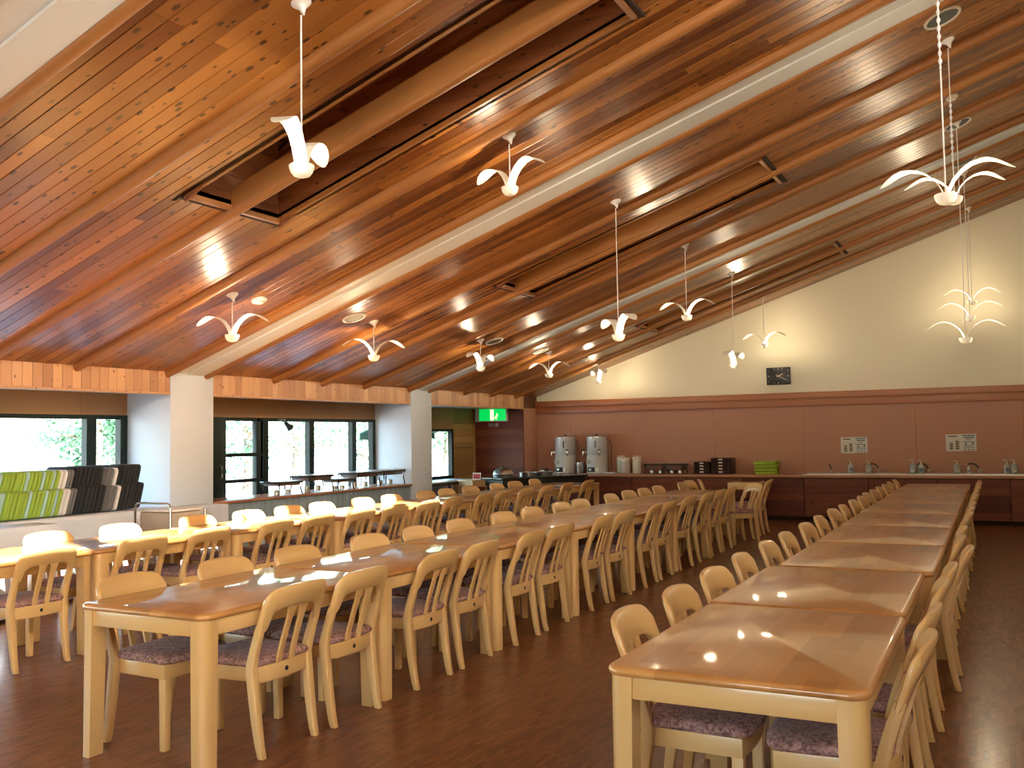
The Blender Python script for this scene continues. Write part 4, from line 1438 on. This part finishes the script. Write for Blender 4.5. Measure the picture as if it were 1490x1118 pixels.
MB().box(0.0, 0.25, -0.008, -0.001, 0.0, 0.095).obj('plate', M['red'], pl, smooth=0)
MB().box(0.010, 0.240, -0.0095, -0.008, 0.010, 0.085).obj('plate_field', M['backing'], pl, smooth=0)
fc = bpy.data.curves.new('sign_lettering', 'FONT')
fc.body = '\u6d88\u706b\u5668'
fc.size = 0.078
fc.align_x = 'CENTER'
fc.align_y = 'CENTER'
fc.extrude = 0.001
fc.materials.append(M['signtext'])
ft = bpy.data.objects.new('lettering_curve', fc)
COL.objects.link(ft)
bpy.context.view_layer.update()
fme = bpy.data.meshes.new_from_object(ft.evaluated_get(bpy.context.evaluated_depsgraph_get()))
bpy.data.objects.remove(ft, do_unlink=True)
fo = bpy.data.objects.new('lettering', fme)
COL.objects.link(fo)
fo.parent = pl
fo.location = (0.125, -0.0105, 0.0475)
fo.rotation_euler = (PI / 2, 0, 0)
fo.scale = (0.95, 0.85, 1)

# ------------------------------------------------------------------ buffet corner
u_, v_ = Vector((0.465, 0.885)), Vector((-0.885, 0.465))
bt = thing('buffet_table', 'buffet table with polished black top near the pink corner', 'table', (-7.30, 13.68, 0), math.atan2(0.885, 0.465))
MB().prism(rrect(0, 1.85, 0, 0.62, 0.02, 3), 0.72, 0.752).obj('stone_top', M['granite'], bt, bevel=0.004)
MB().box(0.05, 1.8, 0.05, 0.57, 0.62, 0.72).obj('apron', M['black'], bt, smooth=0)
for a in (0.07, 1.73):
    for b in (0.07, 0.51):
        MB().box(a, a + 0.05, b, b + 0.05, 0, 0.62).obj('leg', M['black'], bt, bevel=0.004)


def on_buffet(a, b):
    p = Vector((-7.30, 13.68)) + u_ * a + v_ * b
    return p.x, p.y


bx, by = on_buffet(0.28, 0.36)
dm = thing('domed_dish', 'round steel dish with a domed lid at the near end of the buffet table', 'dish', (bx, by, 0.752))
MB().lathe([(0.15, 0.0), (0.17, 0.01), (0.18, 0.05), (0.185, 0.055)], 26).obj('dish_base', M['steel'], dm, smooth=40)
MB().lathe([(0.178, 0.055), (0.165, 0.10), (0.12, 0.145), (0.05, 0.165), (0.002, 0.168)], 26).obj('dome_lid', M['steel'], dm, smooth=50)
MB().lathe([(0.012, 0.165), (0.018, 0.18), (0.004, 0.19)], 12).obj('lid_knob', M['black'], dm)
for a, lab in ((0.78, 'shallow round steel pan in the middle of the buffet table'), (1.12, 'shallow round steel pan, second along the buffet table')):
    bx, by = on_buffet(a, 0.33)
    p_ = thing('steel_pan', lab, 'pan', (bx, by, 0.752), 0, 'shallow steel pans on the buffet table')
    MB().lathe([(0.14, 0.0), (0.15, 0.006), (0.165, 0.07), (0.175, 0.072), (0.16, 0.07), (0.145, 0.02), (0.01, 0.016)], 26, cap=False).obj('pan_bowl', M['steel'], p_, smooth=40)
    MB().tube([(0.17, -0.04, 0.066), (0.215, -0.03, 0.07), (0.215, 0.03, 0.07), (0.17, 0.04, 0.066)], 0.007).obj('pan_handle', M['chrome'], p_)
st = thing('side_stand', 'small light wood stand at the near end of the buffet table', 'stand', (-7.80, 13.95, 0), math.atan2(0.885, 0.465))
MB().box(-0.22, 0.12, 0.0, 0.5, 0.68, 0.71).obj('stand_top', M['lightwood'], st, bevel=0.004)
MB().box(-0.20, 0.10, 0.02, 0.48, 0.60, 0.68).obj('apron', M['lightwood'], st, smooth=0)
for a in (-0.2, 0.06):
    for b in (0.02, 0.44):
        MB().box(a, a + 0.04, b, b + 0.04, 0, 0.60).obj('leg', M['lightwood'], st, bevel=0.004)
cd = thing('menu_card', 'small red and white table card on the light wood stand', 'card', (-7.98, 14.05, 0.71), 0.15)
MB().add([(-0.075, -0.02, 0), (0.075, -0.02, 0), (0.075, 0, 0.12), (-0.075, 0, 0.12), (-0.075, -0.017, 0), (0.075, -0.017, 0), (0.075, 0.003, 0.12), (-0.075, 0.003, 0.12)],
         [(0, 1, 2, 3), (7, 6, 5, 4), (0, 4, 5, 1), (1, 5, 6, 2), (2, 6, 7, 3), (3, 7, 4, 0)]).obj('card_front', M['paper'], cd, smooth=0)
MB().add([(-0.06, -0.0195, 0.02), (0.06, -0.0195, 0.02), (0.06, -0.005, 0.10), (-0.06, -0.005, 0.10), (-0.06, -0.016, 0.02), (0.06, -0.016, 0.02), (0.06, -0.002, 0.10), (-0.06, -0.002, 0.10)],
         [(0, 1, 2, 3), (7, 6, 5, 4), (0, 4, 5, 1), (1, 5, 6, 2), (2, 6, 7, 3), (3, 7, 4, 0)]).obj('red_print', M['red'], cd, smooth=0)
at = thing('alcove_table', 'grey-topped black-legged table by the far alcove window', 'table', (-8.60, 13.6, 0))
MB().box(-0.26, 0.26, -0.98, 1.0, 0.675, 0.70).obj('table_top', M['enamel'], at, bevel=0.005)
MB().box(-0.24, 0.24, -0.95, 0.97, 0.63, 0.675).obj('apron', M['black'], at, smooth=0)
for a in (-0.22, 0.19):
    for b in (-0.9, 0.88):
        MB().box(a, a + 0.035, b, b + 0.035, 0, 0.63).obj('leg', M['black'], at, bevel=0.003)
bxs = thing('wooden_box_stand', 'light wood box on dark legs against the cabinets, past the middle row', 'stand', (-3.70, 15.5, 0))
MB().box(-0.27, 0.27, -0.2, 0.2, 0.515, 0.63).obj('box_body', M['beech_x'], bxs, bevel=0.004)
MB().box(-0.25, 0.25, -0.18, 0.18, 0.36, 0.515).obj('drawer_box', M['darkwood'], bxs, smooth=0)
for sx in (-1, 1):
    for sy in (-1, 1):
        MB().box(sx * 0.23 - 0.018, sx * 0.23 + 0.018, sy * 0.16 - 0.018, sy * 0.16 + 0.018, 0.0, 0.36).obj('leg', M['darkwood'], bxs, smooth=0)

# ------------------------------------------------------------------ blue boarded counter between the pillars
bc = thing('servery_counter', 'blue-grey boarded counter with a brown top between the two white pillars', 'counter', (XF, 7.865, 0))
MB().box(-0.50, -0.03, 0.0, 4.02, 0.04, 0.725).obj('carcass', M['blue'], bc, smooth=0)
MB().box(-0.55, 0.035, 0.0, 4.02, 0.727, 0.755).obj('counter_top', M['worktop_y'], bc, bevel=0.006)
k = 0
y = 0.0
bmesh_b = MB().box(-0.03, -0.012, 0.002, 0.1225, 0.05, 0.72).mesh('front_board', M['blue'], bevel=0.003, seg=1, smooth=0)
while y < 4.0:
    place('front_board', bmesh_b, bc, (0, y, 0))
    y += 0.1255
MB().box(-0.1, -0.03, 0.0, 4.02, 0.0, 0.05).obj('plinth', M['backing'], bc, smooth=0)

# clip-on spotlight under the window head
sp = thing('clip_spotlight', 'small dark clip spotlight under the header between garden door and window', 'spotlight', (XW + 0.06, 9.72, 1.73))
MB().box(-0.03, 0.03, -0.06, 0.06, -0.03, 0.0).obj('clamp', M['grey'], sp, bevel=0.006)
MB().tube([(0, 0.02, -0.03), (0.01, 0.06, -0.05)], 0.01).obj('arm', M['chrome'], sp)
MB().lathe([(0.025, 0.0), (0.03, 0.03), (0.035, 0.07), (0.05, 0.11), (0.052, 0.115), (0.045, 0.11)], 18).obj('spot_head', M['black'], sp, (0.01, 0.07, -0.055), smooth=40).rotation_euler = (math.radians(-125), 0, 0)


# ------------------------------------------------------------------ leaning row of legless floor chairs
def cloth_table(name, x0, x1, y0, y1, z, label, drop=0.02):
    t = thing(name, label, 'table', ((x0 + x1) / 2, (y0 + y1) / 2, 0), 0, 'tables under white cloths by the window')
    w, d = (x1 - x0) / 2, (y1 - y0) / 2
    pol = []
    n = 10
    for i in range(n):
        pol.append((-w + 2 * w * i / n, -d))
    for i in range(3 * n):
        pol.append((w, -d + 2 * d * i / (3 * n)))
    for i in range(n):
        pol.append((w - 2 * w * i / n, d))
    for i in range(3 * n):
        pol.append((-w, d - 2 * d * i / (3 * n)))
    rr = random.Random(int(z * 1000) + int(y1 * 100))
    rings = []
    wav = [rr.uniform(0, 0.022) for _ in pol]
    for zz, e in ((drop, 1.0), (z * 0.5, 0.6), (z - 0.04, 0.15), (z - 0.006, 0.0), (z, -0.006)):
        ring = []
        for (px, py), wv in zip(pol, wav):
            nn = Vector((px / w if abs(abs(px) - w) < 1e-6 else 0, py / d if abs(abs(py) - d) < 1e-6 else 0))
            if nn.length > 0:
                nn.normalize()
            ring.append((px + nn.x * (wv * e - (0.006 if e < 0 else 0)), py + nn.y * (wv * e - (0.006 if e < 0 else 0)), zz))
        rings.append(ring)
    MB().loft(rings).obj('tablecloth', M['cloth'], t, smooth=60)
    for sx in (-1, 1):
        for sy in (-1, 1):
            MB().box(sx * (w - 0.05) - 0.015, sx * (w - 0.05) + 0.015, sy * (d - 0.06) - 0.015, sy * (d - 0.06) + 0.015, 0, z - 0.03).obj('leg', M['chrome'], t, smooth=0)
    return t


cloth_table('cloth_table', -8.45, -7.60, 3.7, 7.05, 0.765, 'long white-clothed table carrying the leaning floor chairs')
cloth_table('cloth_table', -7.585, -7.25, 3.6, 5.42, 0.755, 'narrow white-clothed table before the green floor chairs')
cloth_table('cloth_table', -7.88, -7.52, 7.12, 7.72, 0.755, 'small white-clothed table at the foot of the white pillar')


def floor_chair(mat, label, group):
    t = thing('legless_chair', label, 'floor chair', (0, 0, 0), 0, group)

    def slab(pts_o, name, y0, y1, dz):
        # rounded panel in the x-z plane, leaning along +y as it rises
        rings = []
        for e, yy in ((0.012, 0.0), (0.003, 0.004), (0.0, 0.010), (0.0, 0.024), (0.003, 0.030), (0.012, 0.034)):
            rings.append([(px, yy + y0 + pz * 0.27, pz) for px, pz in inset(pts_o, e)])
        return MB().loft(rings).obj(name, mat, t, smooth=50)
    slab(rrect(-0.40, 0.0, 0.012, 0.255, 0.03, 4), 'seat_pad', 0.0, 0.034, 0)
    slab(rrect(-0.44, -0.055, 0.235, 0.43, 0.045, 4), 'back_pad', -0.034, 0.0, 0)
    MB().tube([(-0.36, 0.016 + 0.25 * 0.27, 0.25), (-0.06, 0.016 + 0.25 * 0.27, 0.25)], 0.011, 8).obj('hinge', mat, t)
    return t


SEQ = 'A A G G G G G G A G G G A G G A G W W S S'.split()
SEQ2 = 'K K K K K K K K S S W K K K K K K K'.split()
NAMES = {'A': ('aqua', 'pale blue'), 'G': ('green', 'lime green'), 'W': ('offwhite', 'white'), 'S': ('grey', 'grey'), 'K': ('charcoal', 'black')}
fl_proto = {}
cnt = {}
y = 5.12
seq = [(c, 0.0375) for c in SEQ] + [(c, 0.046) for c in SEQ2]
for c, st_ in seq:
    cnt[c] = cnt.get(c, 0) + 1
    key, word = NAMES[c]
    lab = '%s legless floor chair, %s %s one along the leaning row' % (word, ORD[cnt[c] - 1], word)
    big = 1.04 if c in 'KW' else 1.0
    if c not in fl_proto:
        o = floor_chair(M[key], lab, word + ' floor chairs leaning by the window')
        fl_proto[c] = o
    else:
        o = dup(fl_proto[c], (0, 0, 0), 0, lab)
    o.location = (-7.70 - (0.05 if c == 'K' else 0.0) + random.uniform(-0.012, 0.012), y, 0.766)
    if c in 'KS' and c != 'W':
        o.scale = (1, 1, 1.0 if c == 'S' else 1.06)
    y += st_

# serving trolley before the pillar
tr = thing('serving_trolley', 'chrome serving trolley with white tray top and beige bag by the window-side row', 'trolley', (-7.0, 6.22, 0))
for sx in (-1, 1):
    MB().tube([(sx * 0.23, 0.0, 0.06), (sx * 0.23, 0.0, 0.82), (sx * 0.215, 0.0, 0.865), (sx * 0.19, 0.0, 0.875), (0, 0.0, 0.877)], 0.011).obj('post', M['chrome'], tr, smooth=60)
    MB().tube([(sx * 0.23, 0.42, 0.06), (sx * 0.23, 0.42, 0.80)], 0.011).obj('post', M['chrome'], tr, smooth=60)
    for yy in (0.0, 0.42):
        MB().lathe([(0.028, -0.01), (0.03, -0.004), (0.03, 0.004), (0.028, 0.01)], 14, (sx * 0.23, yy, 0.03), 'x').obj('caster', M['rubber'], tr)
MB().prism(rrect(-0.235, 0.235, 0.015, 0.46, 0.12, 6), 0.795, 0.815).obj('tray_top', M['lampwhite'], tr, bevel=0.005)
MB().box(-0.21, 0.21, 0.03, 0.40, 0.34, 0.79).obj('bag', M['beige'], tr, bevel=0.02)
MB().prism(rrect(-0.235, 0.235, 0.0, 0.42, 0.03, 4), 0.16, 0.175).obj('lower_shelf', M['steel'], tr, bevel=0.003)

# ------------------------------------------------------------------ garden outside the windows
struct(MB().box(-900, 500, -400, 900, -0.5, -0.15).obj('ground', M['ground'], smooth=0))
ev = struct(MB().box(-9.55, XW - 0.1, YN, 12.3, 1.86, 1.92).obj('roof_eave', M['soffit'], smooth=0))
aw = thing('awning', 'dark green awning strip above the far alcove window', 'awning', (-9.02, 12.6, 1.52))
MB().add([(0, 0, 0.14), (0, 2.3, 0.14), (-0.35, 2.3, 0.0), (-0.35, 0, 0.0), (0, 0, 0.16), (0, 2.3, 0.16), (-0.35, 2.3, 0.02), (-0.35, 0, 0.02)],
         [(0, 1, 2, 3), (7, 6, 5, 4), (0, 4, 5, 1), (1, 5, 6, 2), (2, 6, 7, 3), (3, 7, 4, 0)]).obj('canvas', M['awning'], aw, smooth=0)
MB().box(-0.36, -0.34, 0, 2.3, -0.09, 0.02).obj('valance', M['awning'], aw, smooth=0)
rl = thing('balcony_railing', 'white railing outside the far alcove window', 'railing', (-9.9, 13.4, -0.12))
for z in (0.25, 1.02):
    MB().box(-0.02, 0.02, 0, 3.2, z - 0.02, z + 0.02).obj('rail', M['railing'], rl, smooth=0)
pm = MB().box(-0.015, 0.015, -0.015, 0.015, 0, 1.0).mesh('baluster', M['railing'], smooth=0)
for k in range(13):
    place('baluster', pm, rl, (0, 0.1 + 0.25 * k, 0))


def tree(x, y, h, r, cz, label, seed, light, n=2600):
    rr = random.Random(seed)
    t = thing('garden_tree', label, 'tree', (x, y, -0.12), 0, 'garden trees outside the windows')
    tk = MB()
    tk.tube([(0, 0, 0), (0.05, 0.02, h * 0.35), (-0.03, 0.06, h * 0.7), (0, 0, h)], [0.16, 0.12, 0.08, 0.03], 9)
    for k in range(7):
        a = rr.uniform(0, 2 * PI)
        z0 = h * rr.uniform(0.2, 0.75)
        ln = r * rr.uniform(0.6, 1.0)
        tk.tube([(0, 0, z0), (math.cos(a) * ln * 0.5, math.sin(a) * ln * 0.5, z0 + ln * 0.3), (math.cos(a) * ln, math.sin(a) * ln, z0 + ln * 0.4)], [0.05, 0.035, 0.012], 6)
    tk.obj('trunk', M['bark'], t, smooth=50)
    lf = MB()
    cl = [(rr.gauss(0, r * 0.5), rr.gauss(0, r * 0.5), cz + rr.uniform(-0.55, 0.7) * r) for _ in range(16)]
    for _ in range(n):
        c = rr.choice(cl)
        p = Vector((c[0] + rr.gauss(0, r * 0.2), c[1] + rr.gauss(0, r * 0.2), c[2] + rr.gauss(0, r * 0.16)))
        s = rr.uniform(0.05, 0.10)
        a, b = rr.uniform(0, 2 * PI), rr.uniform(-0.9, 0.9)
        d = Vector((math.cos(a) * math.cos(b), math.sin(a) * math.cos(b), math.sin(b)))
        w = d.cross(Vector((rr.uniform(-1, 1), rr.uniform(-1, 1), 1))).normalized() * s * 0.5
        i = len(lf.v)
        lf.v += [tuple(p), tuple(p + d * s * 0.6 + w), tuple(p + d * s * 1.5), tuple(p + d * s * 0.6 - w)]
        lf.f.append((i, i + 1, i + 2, i + 3))
    me = bpy.data.meshes.new('foliage')
    me.from_pydata(lf.v, [], lf.f)
    me.materials.append(M['leaf2'] if light else M['leaf'])
    o_ = place('foliage', me, t)
    o_['kind'] = 'stuff'


tree(-15.5, 12.35, 4.5, 0.75, 1.7, 'leafy tree seen through the near window, beside the dark mullion', 1, False, 1500)
tree(-18.0, 14.9, 4.0, 0.7, 1.7, 'small paler tree through the near window, right of the mullion', 2, True, 700)
tree(-14.0, 14.9, 4.6, 1.6, 2.0, 'tree seen through the garden door panes', 3, False)
tree(-17.5, 20.5, 4.0, 1.5, 1.9, 'pale tree through the window right of the garden door', 4, True, 1500)
tree(-16.0, 22.2, 4.2, 1.2, 2.1, 'thin tree seen beside the second pillar', 5, False, 1200)
tree(-13.6, 20.6, 4.5, 1.9, 1.9, 'dense bright tree behind the far alcove window', 6, True, 3800)
tree(-15.0, 24.5, 5.0, 2.2, 2.2, 'dark tree behind the dense one in the far alcove window', 7, False, 3800)
